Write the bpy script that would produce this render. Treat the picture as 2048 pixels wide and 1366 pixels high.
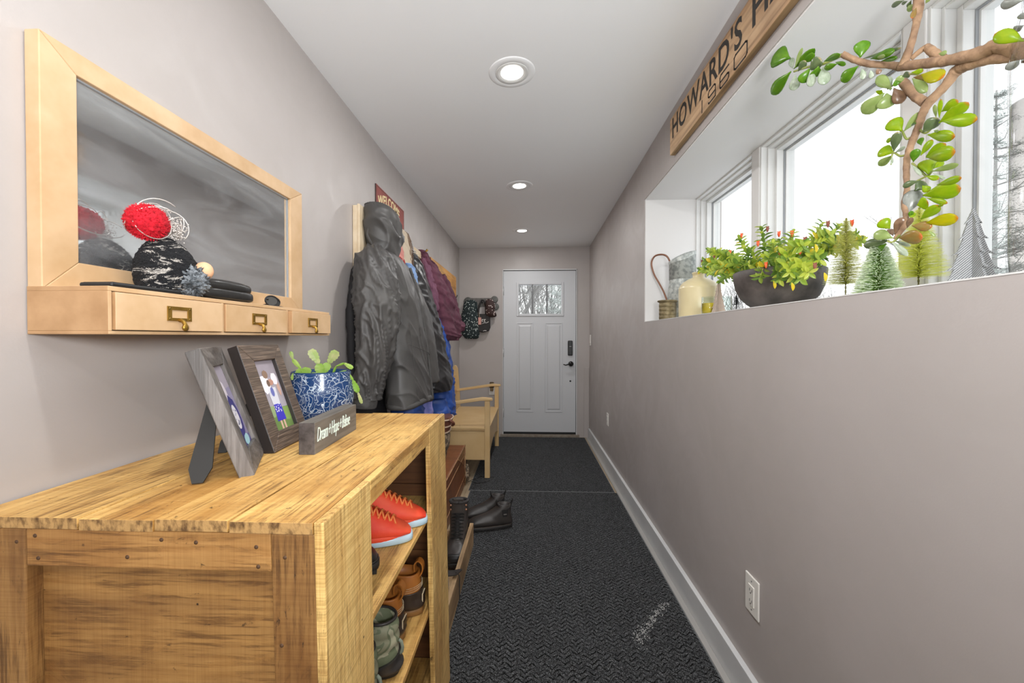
import bpy, math, random
from mathutils import Vector, Matrix, noise
random.seed(7)
for o in list(bpy.data.objects): bpy.data.objects.remove(o)
S = bpy.context.scene
COL = S.collection
PI = math.pi
R = math.radians

# ------------------------------------------------------------------ camera
H = 1.27
FPX = 800.0
yaw = math.atan(34 / FPX); pit = math.atan(9 / FPX)
cam = bpy.data.objects.new('camera', bpy.data.cameras.new('camera'))
COL.objects.link(cam)
cam.data.sensor_fit = 'HORIZONTAL'; cam.data.sensor_width = 36
cam.data.lens = 36 * FPX / 2048
cam.data.clip_start = 0.02
cam.location = (0, 0, H)
cam.rotation_euler = (PI / 2 - pit, 0, yaw)
S.camera = cam

# ------------------------------------------------------------------ world, light, exposure
W = bpy.data.worlds.new('overcast_sky'); S.world = W; W.use_nodes = True
wn = W.node_tree.nodes; wl = W.node_tree.links
bg = wn['Background']; bg.inputs[1].default_value = 2.0
tc = wn.new('ShaderNodeTexCoord'); sp = wn.new('ShaderNodeSeparateXYZ')
rp = wn.new('ShaderNodeValToRGB')
rp.color_ramp.elements[0].position = 0.0; rp.color_ramp.elements[0].color = (1.0, 1.0, 1.0, 1)
rp.color_ramp.elements[1].position = 0.6; rp.color_ramp.elements[1].color = (0.80, 0.82, 0.85, 1)
wl.new(tc.outputs['Generated'], sp.inputs[0]); wl.new(sp.outputs[2], rp.inputs[0]); wl.new(rp.outputs[0], bg.inputs[0])

def area(name, loc, rot, sx, sy, power, col=(1, 1, 1), shape='RECTANGLE', spread=PI):
    l = bpy.data.lights.new(name, 'AREA'); l.shape = shape; l.size = sx
    if shape in ('RECTANGLE', 'ELLIPSE'): l.size_y = sy
    l.energy = power; l.color = col; l.spread = spread
    o = bpy.data.objects.new(name, l); COL.objects.link(o)
    o.location = loc; o.rotation_euler = rot
    return o
# unseen area light added behind the camera to brighten faces turned to it
area('rear_fill_light', (-0.06, -2.0, 1.45), (R(90), 0, 0), 1.4, 1.7, 14, (1.0, 0.99, 0.98))
# unseen area light added to brighten the ceiling and upper left wall
fl = area('ceiling_wall_fill', (0.30, -0.45, 1.45), (0, 0, 0), 0.35, 0.35, 38, (0.955, 0.98, 1.0))
fl.rotation_euler = Vector((-0.38, 0.75, 0.80)).to_track_quat('-Z', 'Y').to_euler()
CAN_POWER = 7.6
S.view_settings.view_transform = 'Standard'
S.view_settings.look = 'None'
S.view_settings.gamma = 1
S.view_settings.use_curve_mapping = False
S.view_settings.exposure = 0.0

# ------------------------------------------------------------------ helpers
def lin(c):
    if isinstance(c, str):
        c = [int(c[i:i + 2], 16) / 255 for i in (0, 2, 4)]
        c = [x / 12.92 if x <= 0.04045 else ((x + 0.055) / 1.055) ** 2.4 for x in c]
    return (c[0], c[1], c[2], 1)

def newmat(name):
    m = bpy.data.materials.new(name); m.use_nodes = True
    nt = m.node_tree; b = nt.nodes['Principled BSDF']
    return m, nt, b

def N(nt, t, **kw):
    n = nt.nodes.new('ShaderNode' + t)
    for k, v in kw.items():
        if k.startswith('i_'):
            key = k[2:]
            n.inputs[int(key) if key.isdigit() else key].default_value = v
        else: setattr(n, k, v)
    return n

def coords(nt, scale=(1, 1, 1), rand=True, kind='Object'):
    t = N(nt, 'TexCoord'); mp = N(nt, 'Mapping'); mp.inputs['Scale'].default_value = scale
    if rand:
        oi = N(nt, 'ObjectInfo'); mul = N(nt, 'VectorMath', operation='SCALE'); mul.inputs[0].default_value = (13.1, 7.7, 5.3)
        nt.links.new(oi.outputs['Random'], mul.inputs['Scale'])
        ad = N(nt, 'VectorMath', operation='ADD')
        nt.links.new(t.outputs[kind], ad.inputs[0]); nt.links.new(mul.outputs[0], ad.inputs[1])
        nt.links.new(ad.outputs[0], mp.inputs[0])
    else: nt.links.new(t.outputs[kind], mp.inputs[0])
    return mp.outputs[0]

def ramp(nt, fac, stops):
    r = N(nt, 'ValToRGB'); cr = r.color_ramp
    while len(cr.elements) < len(stops): cr.elements.new(0.5)
    for e, (p, c) in zip(cr.elements, stops): e.position = p; e.color = lin(c)
    nt.links.new(fac, r.inputs[0])
    return r.outputs[0]

def noi(nt, co, scale, detail=4, rough=0.55, dist=0.0):
    n = N(nt, 'TexNoise'); n.inputs['Scale'].default_value = scale; n.inputs['Detail'].default_value = detail
    n.inputs['Roughness'].default_value = rough; n.inputs['Distortion'].default_value = dist
    nt.links.new(co, n.inputs['Vector'])
    return n.outputs['Fac']

def mixc(nt, fac, a, b, mode='MIX'):
    m = N(nt, 'Mix', data_type='RGBA', blend_type=mode)
    L = nt.links
    if hasattr(fac, 'node'): L.new(fac, m.inputs[0])
    else: m.inputs[0].default_value = fac
    for s, i in ((a, 6), (b, 7)):
        if hasattr(s, 'node'): L.new(s, m.inputs[i])
        else: m.inputs[i].default_value = lin(s)
    return m.outputs[2]

def bump(nt, b, h, strength=0.3, dist=0.002):
    bp = N(nt, 'Bump'); bp.inputs['Strength'].default_value = strength; bp.inputs['Distance'].default_value = dist
    nt.links.new(h, bp.inputs['Height']); nt.links.new(bp.outputs[0], b.inputs['Normal'])

def mat(name, col, rough=0.5, metal=0.0, col2=None, nscale=8, bscale=None, bstr=0.3, bdist=0.002, spec=0.5, stops=(0.35, 0.65), stretch=(1, 1, 1), sheen=0, trans=0):
    m, nt, b = newmat(name)
    b.inputs['Base Color'].default_value = lin(col); b.inputs['Roughness'].default_value = rough
    b.inputs['Metallic'].default_value = metal; b.inputs['Specular IOR Level'].default_value = spec
    if col2 or bscale:
        co = coords(nt, stretch)
    if col2:
        f = noi(nt, co, nscale)
        nt.links.new(ramp(nt, f, [(stops[0], col), (stops[1], col2)]), b.inputs['Base Color'])
    if bscale: bump(nt, b, noi(nt, co, bscale, 3), bstr, bdist)
    if sheen: b.inputs['Sheen Weight'].default_value = sheen
    m.diffuse_color = lin(col)
    return m

def wood(name, light, mid, dark, axis='Y', scale=1.0, rough=0.55, knots=0.5, saw=0.0, bstr=0.4):
    m, nt, b = newmat(name)
    ax = 'XYZ'.index(axis)
    st = [9.0, 9.0, 9.0]; st[ax] = 0.9
    sf = [60.0, 60.0, 60.0]; sf[ax] = 2.5
    L = nt.links
    co = coords(nt, [s * scale for s in st]); cf = coords(nt, [s * scale for s in sf]); cb = coords(nt, (3 * scale,) * 3)
    n1 = noi(nt, co, 1.0, 6, 0.6, 0.6); n2 = noi(nt, cf, 1.0, 3, 0.6); n3 = noi(nt, cb, 1.0, 5, 0.6)
    base = ramp(nt, n1, [(0.25, dark), (0.45, mid), (0.62, light), (0.9, mid)])
    blot = ramp(nt, n3, [(0.32, '6b4a28'), (0.52, 'ffffff')])
    c = mixc(nt, 0.55 * knots + 0.15, base, blot, 'MULTIPLY')
    fine = ramp(nt, n2, [(0.3, '8a8078'), (0.55, 'ffffff')])
    c = mixc(nt, 0.55, c, fine, 'MULTIPLY')
    if knots > 0:
        v = N(nt, 'TexVoronoi'); v.inputs['Scale'].default_value = 1.0
        sk = [17.0, 17.0, 17.0]; sk[ax] = 9.0
        ck = coords(nt, [s * scale for s in sk]); L.new(ck, v.inputs['Vector'])
        k = ramp(nt, v.outputs['Distance'], [(0.07, '2a1a0c'), (0.16, 'ffffff')])
        c = mixc(nt, 0.75 * knots, c, k, 'MULTIPLY')
    if saw > 0:
        wv = N(nt, 'TexWave', wave_type='BANDS', bands_direction=axis); wv.inputs['Scale'].default_value = 38 * scale; wv.inputs['Distortion'].default_value = 3.0; wv.inputs['Detail'].default_value = 3
        cw = coords(nt, (1, 1, 1)); L.new(cw, wv.inputs['Vector'])
        s_ = ramp(nt, wv.outputs['Fac'], [(0.2, 'c09a60'), (0.7, 'ffffff')])
        c = mixc(nt, saw, c, s_, 'MULTIPLY')
    L.new(c, b.inputs['Base Color']); b.inputs['Roughness'].default_value = rough
    bump(nt, b, n2, bstr, 0.002)
    m.diffuse_color = lin(mid)
    return m

def rustic(name, axis='Y', light='eec67c', mid='deae62', dark='5a3c1c', scuff=1.0, saw=0.25, rough=0.5):
    m, nt, b = newmat(name); L = nt.links; ax = 'XYZ'.index(axis)
    def st(across, along):
        v = [across] * 3; v[ax] = along; return coords(nt, v)
    n1 = noi(nt, st(11, 1.6), 1.0, 5, 0.6, 0.5)
    base = ramp(nt, n1, [(0.3, mid), (0.5, light), (0.68, mid)])
    patch = noi(nt, st(7, 4.5), 1.0, 9, 0.74, 0.8)
    grain = noi(nt, st(130, 7), 1.0, 4, 0.65, 0.3)
    pm = ramp(nt, patch, [(0.42, '000000'), (0.53, 'ffffff')])      # black where worn
    gs = ramp(nt, grain, [(0.36, '000000'), (0.52, 'ffffff')])
    both = mixc(nt, 1.0, pm, gs, 'LIGHTEN')
    c = mixc(nt, both, mixc(nt, 0.60 * min(scuff, 1.2), base, dark), base)
    wide = ramp(nt, noi(nt, st(4.2, 2.6), 1.0, 4, 0.6, 0.8), [(0.36, 'b09468'), (0.56, 'ffffff')])
    c = mixc(nt, 0.55 * scuff, c, wide, 'MULTIPLY')
    g2 = ramp(nt, grain, [(0.35, 'd0bb98'), (0.6, 'ffffff')])
    c = mixc(nt, 0.6, c, g2, 'MULTIPLY')
    fleck = ramp(nt, noi(nt, st(70, 26), 1.0, 5, 0.7, 0.6), [(0.305, '3a220c'), (0.36, 'ffffff')])
    c = mixc(nt, 0.8, c, fleck, 'MULTIPLY')
    v = N(nt, 'TexVoronoi'); v.inputs['Scale'].default_value = 26; L.new(coords(nt, (1, 1, 1)), v.inputs['Vector'])
    hole = ramp(nt, v.outputs['Distance'], [(0.035, '2a180a'), (0.07, 'ffffff')])
    hm = ramp(nt, noi(nt, coords(nt, (9, 9, 9)), 1.0, 2), [(0.5, '000000'), (0.56, 'ffffff')])
    c = mixc(nt, 1.0, c, mixc(nt, hm, 'ffffff', hole), 'MULTIPLY')
    if saw:
        acc = [6.0] * 3; acc[ax] = 330
        sw = ramp(nt, noi(nt, coords(nt, acc), 1.0, 2, 0.5, 0.6), [(0.35, 'bfa57c'), (0.6, 'ffffff')])
        c = mixc(nt, saw, c, sw, 'MULTIPLY')
    L.new(c, b.inputs['Base Color']); b.inputs['Roughness'].default_value = rough
    hh = mixc(nt, 0.5, both, g2, 'MULTIPLY')
    bump(nt, b, hh, 0.35, 0.0015)
    m.diffuse_color = lin(mid)
    return m

def sawn(name):
    m, nt, b = newmat(name); L = nt.links
    n = noi(nt, coords(nt, (10, 10, 420)), 1.0, 3, 0.6, 0.3)
    p = noi(nt, coords(nt, (14, 14, 14)), 1.0, 4, 0.6)
    c = ramp(nt, n, [(0.35, '2c231d'), (0.5, '5c4c40'), (0.66, '9c8776')])
    c = mixc(nt, p, c, '54463b')
    L.new(c, b.inputs['Base Color']); b.inputs['Roughness'].default_value = 0.6
    bump(nt, b, n, 0.7, 0.0015); m.diffuse_color = lin('5c4c40')
    return m

ORG = {}
def thing(name, label, cat, loc=(0, 0, 0), rz=0, group=None):
    o = bpy.data.objects.new(name, None); COL.objects.link(o); o.empty_display_size = 0.05
    o.location = loc; o.rotation_euler = (0, 0, rz)
    o['label'] = label; o['category'] = cat
    if group: o['group'] = group
    ORG[o.name] = Vector(loc)
    return o
def tag(o, label, cat, group=None, kind=None):
    o['label'] = label; o['category'] = cat
    if group: o['group'] = group
    if kind: o['kind'] = kind
    return o
def struct_root(name, loc=(0, 0, 0)):
    o = bpy.data.objects.new(name, None); COL.objects.link(o); o.location = loc; o['kind'] = 'structure'
    ORG[o.name] = Vector(loc)
    return o

class MB:
    def __init__(s): s.v = []; s.f = []; s.sm = []
    def add(s, vs, fs, smooth=False):
        n = len(s.v); s.v += [tuple(p) for p in vs]
        for f in fs: s.f.append(tuple(i + n for i in f)); s.sm.append(smooth)
        return s
    def box(s, x0, x1, y0, y1, z0, z1):
        vs = [(x, y, z) for x in (x0, x1) for y in (y0, y1) for z in (z0, z1)]
        return s.add(vs, [(0, 1, 3, 2), (4, 6, 7, 5), (0, 4, 5, 1), (2, 3, 7, 6), (0, 2, 6, 4), (1, 5, 7, 3)])
    def obox(s, c, a, b_, d):
        c, a, b_, d = Vector(c), Vector(a), Vector(b_), Vector(d)
        vs = [c + i * a + j * b_ + k * d for i in (-1, 1) for j in (-1, 1) for k in (-1, 1)]
        return s.add(vs, [(0, 1, 3, 2), (4, 6, 7, 5), (0, 4, 5, 1), (2, 3, 7, 6), (0, 2, 6, 4), (1, 5, 7, 3)])
    def prism(s, poly, fn, w0, w1, smooth=False):
        n = len(poly)
        vs = [fn(u, v, w0) for u, v in poly] + [fn(u, v, w1) for u, v in poly]
        fs = [tuple(range(n - 1, -1, -1)), tuple(range(n, 2 * n))]
        s.add(vs, fs)
        k = len(s.v) - 2 * n
        for i in range(n):
            j = (i + 1) % n
            s.f.append((k + i, k + j, k + n + j, k + n + i)); s.sm.append(smooth)
        return s
    def loft(s, rings, cap0=True, cap1=True, smooth=True, closed=True):
        n = len(rings[0]); k = len(s.v)
        for r in rings: s.v += [tuple(p) for p in r]
        for a in range(len(rings) - 1):
            for i in range(n if closed else n - 1):
                j = (i + 1) % n
                s.f.append((k + a * n + i, k + a * n + j, k + (a + 1) * n + j, k + (a + 1) * n + i)); s.sm.append(smooth)
        if cap0: s.f.append(tuple(k + i for i in range(n - 1, -1, -1))); s.sm.append(False)
        if cap1: s.f.append(tuple(k + (len(rings) - 1) * n + i for i in range(n))); s.sm.append(False)
        return s
    def tube(s, pts, r, n=8, cap=True):
        pts = [Vector(p) for p in pts]; m = len(pts)
        rs = r if isinstance(r, (list, tuple)) else [r] * m
        rings = []; prev = None
        for i, p in enumerate(pts):
            t = (pts[min(i + 1, m - 1)] - pts[max(i - 1, 0)])
            if t.length < 1e-9: t = Vector((0, 0, 1))
            t.normalize()
            if prev is None:
                u = t.orthogonal().normalized()
            else:
                u = prev - t * prev.dot(t)
                u = u.normalized() if u.length > 1e-6 else t.orthogonal().normalized()
            prev = u; w = t.cross(u)
            rings.append([p + (u * math.cos(2 * PI * k / n) + w * math.sin(2 * PI * k / n)) * rs[i] for k in range(n)])
        return s.loft(rings, cap, cap)
    def lathe(s, prof, c=(0, 0, 0), n=32, sx=1, sy=1, cap0=True, cap1=True, axis='Z'):
        rings = []
        for r, z in prof:
            ring = []
            for k in range(n):
                a = 2 * PI * k / n
                p = (r * math.cos(a) * sx, r * math.sin(a) * sy, z)
                if axis == 'X': p = (p[2], p[0], p[1])
                if axis == 'Y': p = (p[0], p[2], p[1])
                ring.append((c[0] + p[0], c[1] + p[1], c[2] + p[2]))
            rings.append(ring)
        return s.loft(rings, cap0, cap1)
    def sphere(s, c, r, n=12, m=8, sc=(1, 1, 1)):
        prof = [(max(math.sin(PI * i / m), 0.01) * r, -math.cos(PI * i / m) * r) for i in range(m + 1)]
        k = len(s.v); s.lathe(prof, (0, 0, 0), n)
        for i in range(k, len(s.v)):
            p = s.v[i]; s.v[i] = (c[0] + p[0] * sc[0], c[1] + p[1] * sc[1], c[2] + p[2] * sc[2])
        return s
    def xf(s, fn, k=0):
        for i in range(k, len(s.v)): s.v[i] = tuple(fn(Vector(s.v[i])))
        return s
    def build(s, name, m, parent=None, world=True, bevel=0, kind=None, seg=2):
        me = bpy.data.meshes.new(name)
        off = ORG.get(parent.name, Vector()) if (parent and world) else Vector()
        me.from_pydata([tuple(Vector(p) - off) for p in s.v], [], s.f)
        me.polygons.foreach_set('use_smooth', s.sm)
        import bmesh
        bm = bmesh.new(); bm.from_mesh(me); bmesh.ops.recalc_face_normals(bm, faces=bm.faces); bm.to_mesh(me); bm.free()
        for mm in (m if isinstance(m, (list, tuple)) else [m]): me.materials.append(mm)
        o = bpy.data.objects.new(name, me); COL.objects.link(o)
        if parent:
            o.parent = parent; ORG[o.name] = off
        if kind: o['kind'] = kind
        if bevel:
            b = o.modifiers.new('bevel', 'BEVEL'); b.width = bevel; b.segments = seg; b.limit_method = 'ANGLE'; b.angle_limit = R(40)
        return o
def structure(name, mb, m, bevel=0):
    o = mb.build(name, m, bevel=bevel); o['kind'] = 'structure'; return o

def kids(o): return [c for c in bpy.data.objects if c.parent == o]
def copy_tree(o, parent=None, loc=None, rz=None, label=None):
    c = o.copy(); COL.objects.link(c)
    if parent: c.parent = parent
    if loc is not None: c.location = loc
    if rz is not None: c.rotation_euler = (o.rotation_euler[0], o.rotation_euler[1], rz)
    if label: c['label'] = label
    for ch in kids(o):
        if ch is not c: copy_tree(ch, c)
    return c

def text_mb(mb, txt, size, fn, extrude=0.001, spacing=1.0, shear=0.0, bold=0.0, xs=1.0):
    cu = bpy.data.curves.new('lettering', 'FONT'); cu.body = txt; cu.size = size; cu.extrude = extrude
    cu.space_character = spacing; cu.shear = shear; cu.offset = bold; cu.resolution_u = 3
    o = bpy.data.objects.new('lettering', cu); COL.objects.link(o)
    dg = bpy.context.evaluated_depsgraph_get(); dg.update()
    me = bpy.data.meshes.new_from_object(o.evaluated_get(dg))
    mb.add([fn(v.co.x * xs, v.co.y, v.co.z) for v in me.vertices], [tuple(p.vertices) for p in me.polygons])
    bpy.data.objects.remove(o); bpy.data.meshes.remove(me); bpy.data.curves.remove(cu)
    return mb

cw = Vector((-math.sin(yaw) * math.cos(pit), math.cos(yaw) * math.cos(pit), -math.sin(pit)))
cr = Vector((math.cos(yaw), math.sin(yaw), 0)); cup = cr.cross(cw)
def on_x(px, py, X):
    """point where the sight line of a photo pixel meets the plane x = X"""
    r = cw + cr * ((px - 1024) / FPX) - cup * ((py - 683) / FPX)
    return Vector((0, 0, H)) + r * (X / r.x)

def catmull(keys, n):
    out = []
    m = len(keys)
    for i in range(m - 1):
        p0 = keys[max(i - 1, 0)]; p1 = keys[i]; p2 = keys[i + 1]; p3 = keys[min(i + 2, m - 1)]
        for k in range(n):
            t = k / n
            out.append(tuple(0.5 * ((2 * b) + (-a + c) * t + (2 * a - 5 * b + 4 * c - d) * t * t + (-a + 3 * b - 3 * c + d) * t ** 3) for a, b, c, d in zip(p0, p1, p2, p3)))
    out.append(tuple(keys[-1]))
    return out

# ------------------------------------------------------------------ materials
def wallpaint(name, col, col2):
    m, nt, b = newmat(name)
    co = coords(nt, (1, 1, 1), rand=False)
    n = noi(nt, co, 1.3, 5, 0.6, 0.8)
    nt.links.new(ramp(nt, n, [(0.35, col), (0.68, col2)]), b.inputs['Base Color'])
    n2 = noi(nt, co, 3.2, 5, 0.65, 1.2)
    rr = N(nt, 'MapRange'); rr.inputs[1].default_value = 0.4; rr.inputs[2].default_value = 0.62; rr.inputs[3].default_value = 0.60; rr.inputs[4].default_value = 0.42
    nt.links.new(n2, rr.inputs[0]); nt.links.new(rr.outputs[0], b.inputs['Roughness'])
    bump(nt, b, noi(nt, co, 260, 2), 0.12, 0.001)
    return m
M_WALL = wallpaint('taupe_wall_paint', 'aea7a3', 'b4adaa')
M_CEIL = mat('ceiling_paint', 'f0f1f2', 0.6, bscale=180, bstr=0.08)
M_TRIM = mat('white_trim_paint', 'dededc', 0.35, bscale=60, bstr=0.05)
M_REV = mat('reveal_paint', 'dedcda', 0.5, bscale=90, bstr=0.08)
M_BASE = mat('baseboard_paint', 'c9cacb', 0.4, col2='d4d5d5', nscale=3)
M_GAP = mat('grey_gasket', '9a9da0', 0.6)
M_DOOR = mat('door_paint', 'c6c8cb', 0.42, bscale=50, bstr=0.05)
M_BLACK = mat('black_plastic', '17181a', 0.4)
M_BLKMET = mat('black_hardware', '1b1b1c', 0.35, metal=0.3)
M_STEEL = mat('steel', 'a8a8a8', 0.35, metal=0.9)
M_WHITEPL = mat('white_plastic', 'e9e6e0', 0.35)
M_BRASS = mat('brass', 'a8843c', 0.35, metal=0.85, col2='8a6a2c', nscale=30)
M_FLOOR = wood('beige_plank_floor', 'b9a78c', 'a8967c', '8c7b64', 'Y', 0.8, 0.5, 0.1)
M_SNOW = mat('snow_ground', 'f2f4f7', 0.9)
def carpet():
    m, nt, b = newmat('charcoal_chevron_mat')
    L = nt.links
    t = N(nt, 'TexCoord'); sx = N(nt, 'SeparateXYZ'); L.new(t.outputs['Object'], sx.inputs[0])
    def mth(op, a, b_=None, c=None):
        n = N(nt, 'Math', operation=op)
        for i, s in enumerate((a, b_, c)):
            if s is None: continue
            if hasattr(s, 'node'): L.new(s, n.inputs[i])
            else: n.inputs[i].default_value = s
        return n.outputs[0]
    tri = mth('PINGPONG', sx.outputs[0], 0.026)
    ph = mth('ADD', sx.outputs[1], mth('MULTIPLY', tri, 0.9))
    wob = noi(nt, t.outputs['Object'], 34, 3, 0.6)
    ph = mth('ADD', ph, mth('MULTIPLY', wob, 0.022))
    w = mth('SINE', mth('MULTIPLY', ph, 2 * PI / 0.024))
    rib = N(nt, 'MapRange'); rib.inputs[1].default_value = -0.95; rib.inputs[2].default_value = -0.45; L.new(w, rib.inputs[0])
    fib = noi(nt, t.outputs['Object'], 300, 4, 0.8)
    fib2 = noi(nt, t.outputs['Object'], 900, 1, 0.5)
    c = ramp(nt, fib, [(0.40, '141516'), (0.50, '424345'), (0.59, '7c7e80'), (0.70, 'dcdee0')])
    brk = ramp(nt, noi(nt, t.outputs['Object'], 55, 2), [(0.45, '000000'), (0.6, 'ffffff')])
    dk = mixc(nt, brk, mixc(nt, rib.outputs[0], '3c3c3c', 'ffffff'), 'e0e0e0')
    L.new(mixc(nt, 1.0, c, dk, 'MULTIPLY'), b.inputs['Base Color'])
    b.inputs['Roughness'].default_value = 0.95; b.inputs['Specular IOR Level'].default_value = 0.15
    h = mth('ADD', mth('MULTIPLY', rib.outputs[0], 1.0), mth('MULTIPLY', fib, 0.9))
    bump(nt, b, h, 0.9, 0.006)
    return m
M_MAT = carpet()
M_MATEDGE = mat('mat_rubber_edge', '6c6e70', 0.7)
def glass(name, tint=(0.97, 0.98, 0.98, 1), refl=0.6, rough=0.0):
    m = bpy.data.materials.new(name); m.use_nodes = True
    nt = m.node_tree; nt.nodes.remove(nt.nodes['Principled BSDF'])
    out = nt.nodes['Material Output']
    tr = N(nt, 'BsdfTransparent'); tr.inputs[0].default_value = tint
    gl = N(nt, 'BsdfGlossy'); gl.inputs['Roughness'].default_value = rough
    fr = N(nt, 'Fresnel'); fr.inputs[0].default_value = 1.45
    mu0 = N(nt, 'Math', operation='MULTIPLY'); mu0.inputs[1].default_value = refl
    ge = N(nt, 'NewGeometry'); sb = N(nt, 'Math', operation='SUBTRACT'); sb.inputs[0].default_value = 1; nt.links.new(ge.outputs['Backfacing'], sb.inputs[1])
    mu = N(nt, 'Math', operation='MULTIPLY'); nt.links.new(mu0.outputs[0], mu.inputs[0]); nt.links.new(sb.outputs[0], mu.inputs[1])
    mx = N(nt, 'MixShader')
    nt.links.new(fr.outputs[0], mu0.inputs[0]); nt.links.new(mu.outputs[0], mx.inputs[0])
    nt.links.new(tr.outputs[0], mx.inputs[1]); nt.links.new(gl.outputs[0], mx.inputs[2]); nt.links.new(mx.outputs[0], out.inputs[0])
    return m
M_GLASS = glass('window_glass')
M_VASE = glass('jar_glass', (0.93, 0.93, 0.93, 1), 1.5, 0.05)
M_TUMBLER = glass('tumbler_glass', (0.93, 0.96, 0.95, 1), 1.5, 0.02)
def emis(name, col, s):
    m = bpy.data.materials.new(name); m.use_nodes = True
    nt = m.node_tree; nt.nodes.remove(nt.nodes['Principled BSDF'])
    e = N(nt, 'Emission'); e.inputs[0].default_value = lin(col); e.inputs[1].default_value = s
    nt.links.new(e.outputs[0], nt.nodes['Material Output'].inputs[0]); return m
M_LAMP = emis('lamp_lens', 'fffaf2', 6)
# woods
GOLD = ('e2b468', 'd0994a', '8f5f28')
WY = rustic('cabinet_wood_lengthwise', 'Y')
WZ = rustic('cabinet_wood_upright', 'Z', 'f6d48c', 'eac078', '5a3c1c', 0.8, 0.5)  # lighter tone on the front posts stands in for light from the windows
ENDC = ('b98c52', '9a723e', '3c2812')  # browner end wood, with the shade of the near end painted in
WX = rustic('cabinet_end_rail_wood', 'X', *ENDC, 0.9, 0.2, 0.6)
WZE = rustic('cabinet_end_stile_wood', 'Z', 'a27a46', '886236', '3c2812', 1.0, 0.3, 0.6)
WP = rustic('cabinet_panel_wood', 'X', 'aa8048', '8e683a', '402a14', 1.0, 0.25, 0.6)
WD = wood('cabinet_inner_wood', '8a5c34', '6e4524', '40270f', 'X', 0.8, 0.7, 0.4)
WC = mat('cream_painted_wood', 'd0b08a', 0.5, col2='bf9c72', nscale=9, stretch=(1, 1, 1), bscale=60, bstr=0.08)
WCS = mat('cream_painted_wood_dark', 'b8926a', 0.55, col2='a27c55', nscale=14, bscale=80, bstr=0.15)  # darker cream for the faces turned to the near end
WRACK = mat('ivory_distressed_paint', 'dccbb0', 0.6, col2='cdb796', nscale=12, bscale=60, bstr=0.2)
WORN = wood('pine_board', 'dca862', 'cf9448', 'a56f30', 'Y', 0.9, 0.55, 0.5)
WORNEND = mat('pine_end_grain', '9c6230', 0.7)
WSIGN = wood('rough_sawn_pine', 'd2b28e', 'c09c76', '97714f', 'Y', 0.8, 0.75, 0.35, 0.0, 0.6)
WSIGNL = wood('rough_sawn_pine_edge', 'bfa27c', 'a88a64', '7a5f42', 'Y', 0.8, 0.8, 0.4, 0.0, 0.6)
WGREY = wood('grey_driftwood', '7f7a77', '5c5754', '383432', 'Z', 2.6, 0.5, 0.0, 0.0, 0.6)
WGREYY = wood('grey_driftwood_rail', '7f7a77', '5c5754', '383432', 'Y', 2.6, 0.5, 0.0, 0.0, 0.6)
WBRN = sawn('brown_sawn_frame_wood')
WBLOCK = wood('dark_block_wood', '5a5452', '474140', '2c2625', 'Y', 1.2, 0.6, 0.3, 0.0, 0.6)
WBLOCKL = wood('dark_block_face', '7a756e', '6c6760', '57514b', 'Y', 1.2, 0.6, 0.1, 0.0, 0.4)
WTRAY = wood('pale_tray_wood', 'd2b48c', 'b4946c', '7d6247', 'Y', 1.0, 0.65, 0.5)
M_BENCH = mat('tan_painted_wood', 'd4b584', 0.45, col2='cba974', nscale=4, bscale=70, bstr=0.06)
M_BENCHD = mat('tan_painted_wood_worn', 'c0a172', 0.5, col2='ad8d60', nscale=5)
M_BKBD = mat('black_backing_board', '16130f', 0.55)
M_FSIDE = mat('dark_frame_side', '2a2422', 0.45)
M_INK = mat('black_stencil_paint', '29241f', 0.7)
M_CREAMINK = mat('cream_lettering', 'ecd8a4', 0.6)
M_WHITEINK = mat('pale_mint_lettering', 'dfeee6', 0.6)
M_REDSIGN = mat('barn_red_tin', '94463c', 0.6, col2='8a3c34', nscale=20, bscale=60, bstr=0.2)
M_SIGNEDGE = mat('dark_sign_edge', '3a2a26', 0.6)

# ------------------------------------------------------------------ room shell
WL, WR, YB, YF = -0.89, 0.762, 5.08, -2.2
SILL, SOF = 1.372, 2.172
AY0, AY1 = 0.36, 2.68          # window recess along the corridor
XO = 1.26                       # outer face of the window wall
structure('floor', MB().box(WL - 0.1, WR + 0.5, YF, YB + 0.12, -0.12, 0.0), M_FLOOR)
# ceiling, a little higher along the window wall
cl = MB()
ys = [YF, 0.5, 1.45, 2.2, 3.4, YB + 0.1]; zr = [2.49, 2.49, 2.49, 2.48, 2.45, 2.408]
def ceil_z(x, z): return 2.40 + (z - 2.4) * (x - WL) / (WR - WL)
bot = [[(x, y, ceil_z(x, z)) for y, z in zip(ys, zr)] for x in (WL - 0.1, -0.2, 0.3, WR, XO)]
top = [[(p[0], p[1], 2.62) for p in r] for r in bot]
k = 0
rows = bot
nn = len(ys)
vs = [p for r in rows for p in r]; fs = [(a * nn + i, a * nn + i + 1, (a + 1) * nn + i + 1, (a + 1) * nn + i) for a in range(4) for i in range(nn - 1)]
n0 = len(vs); vs += [p for r in top for p in r]
fs += [tuple(n0 + i for i in f) for f in fs]
structure('ceiling', cl.add(vs, fs), M_CEIL)
structure('wall_left', MB().box(WL - 0.1, WL, YF, YB + 0.12, -0.12, 2.62), M_WALL)
wr = MB()
wr.box(WR, XO, YF, YB + 0.12, -0.12, SILL - 0.003)
wr.box(WR, XO, YF, YB + 0.12, SOF + 0.006, 2.62)
wr.box(WR, XO, AY1 + 0.006, YB + 0.12, SILL - 0.003, SOF + 0.006)
wr.box(WR, XO, YF, AY0 - 0.006, SILL - 0.003, SOF + 0.006)
structure('wall_right', wr, M_WALL)
DX0, DX1, DZ1 = -0.336, 0.604, 2.128
wb = MB()
wb.box(WL, DX0, YB, YB + 0.12, -0.12, 2.62); wb.box(DX1, WR, YB, YB + 0.12, -0.12, 2.62); wb.box(DX0, DX1, YB, YB + 0.12, DZ1, 2.62)
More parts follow.
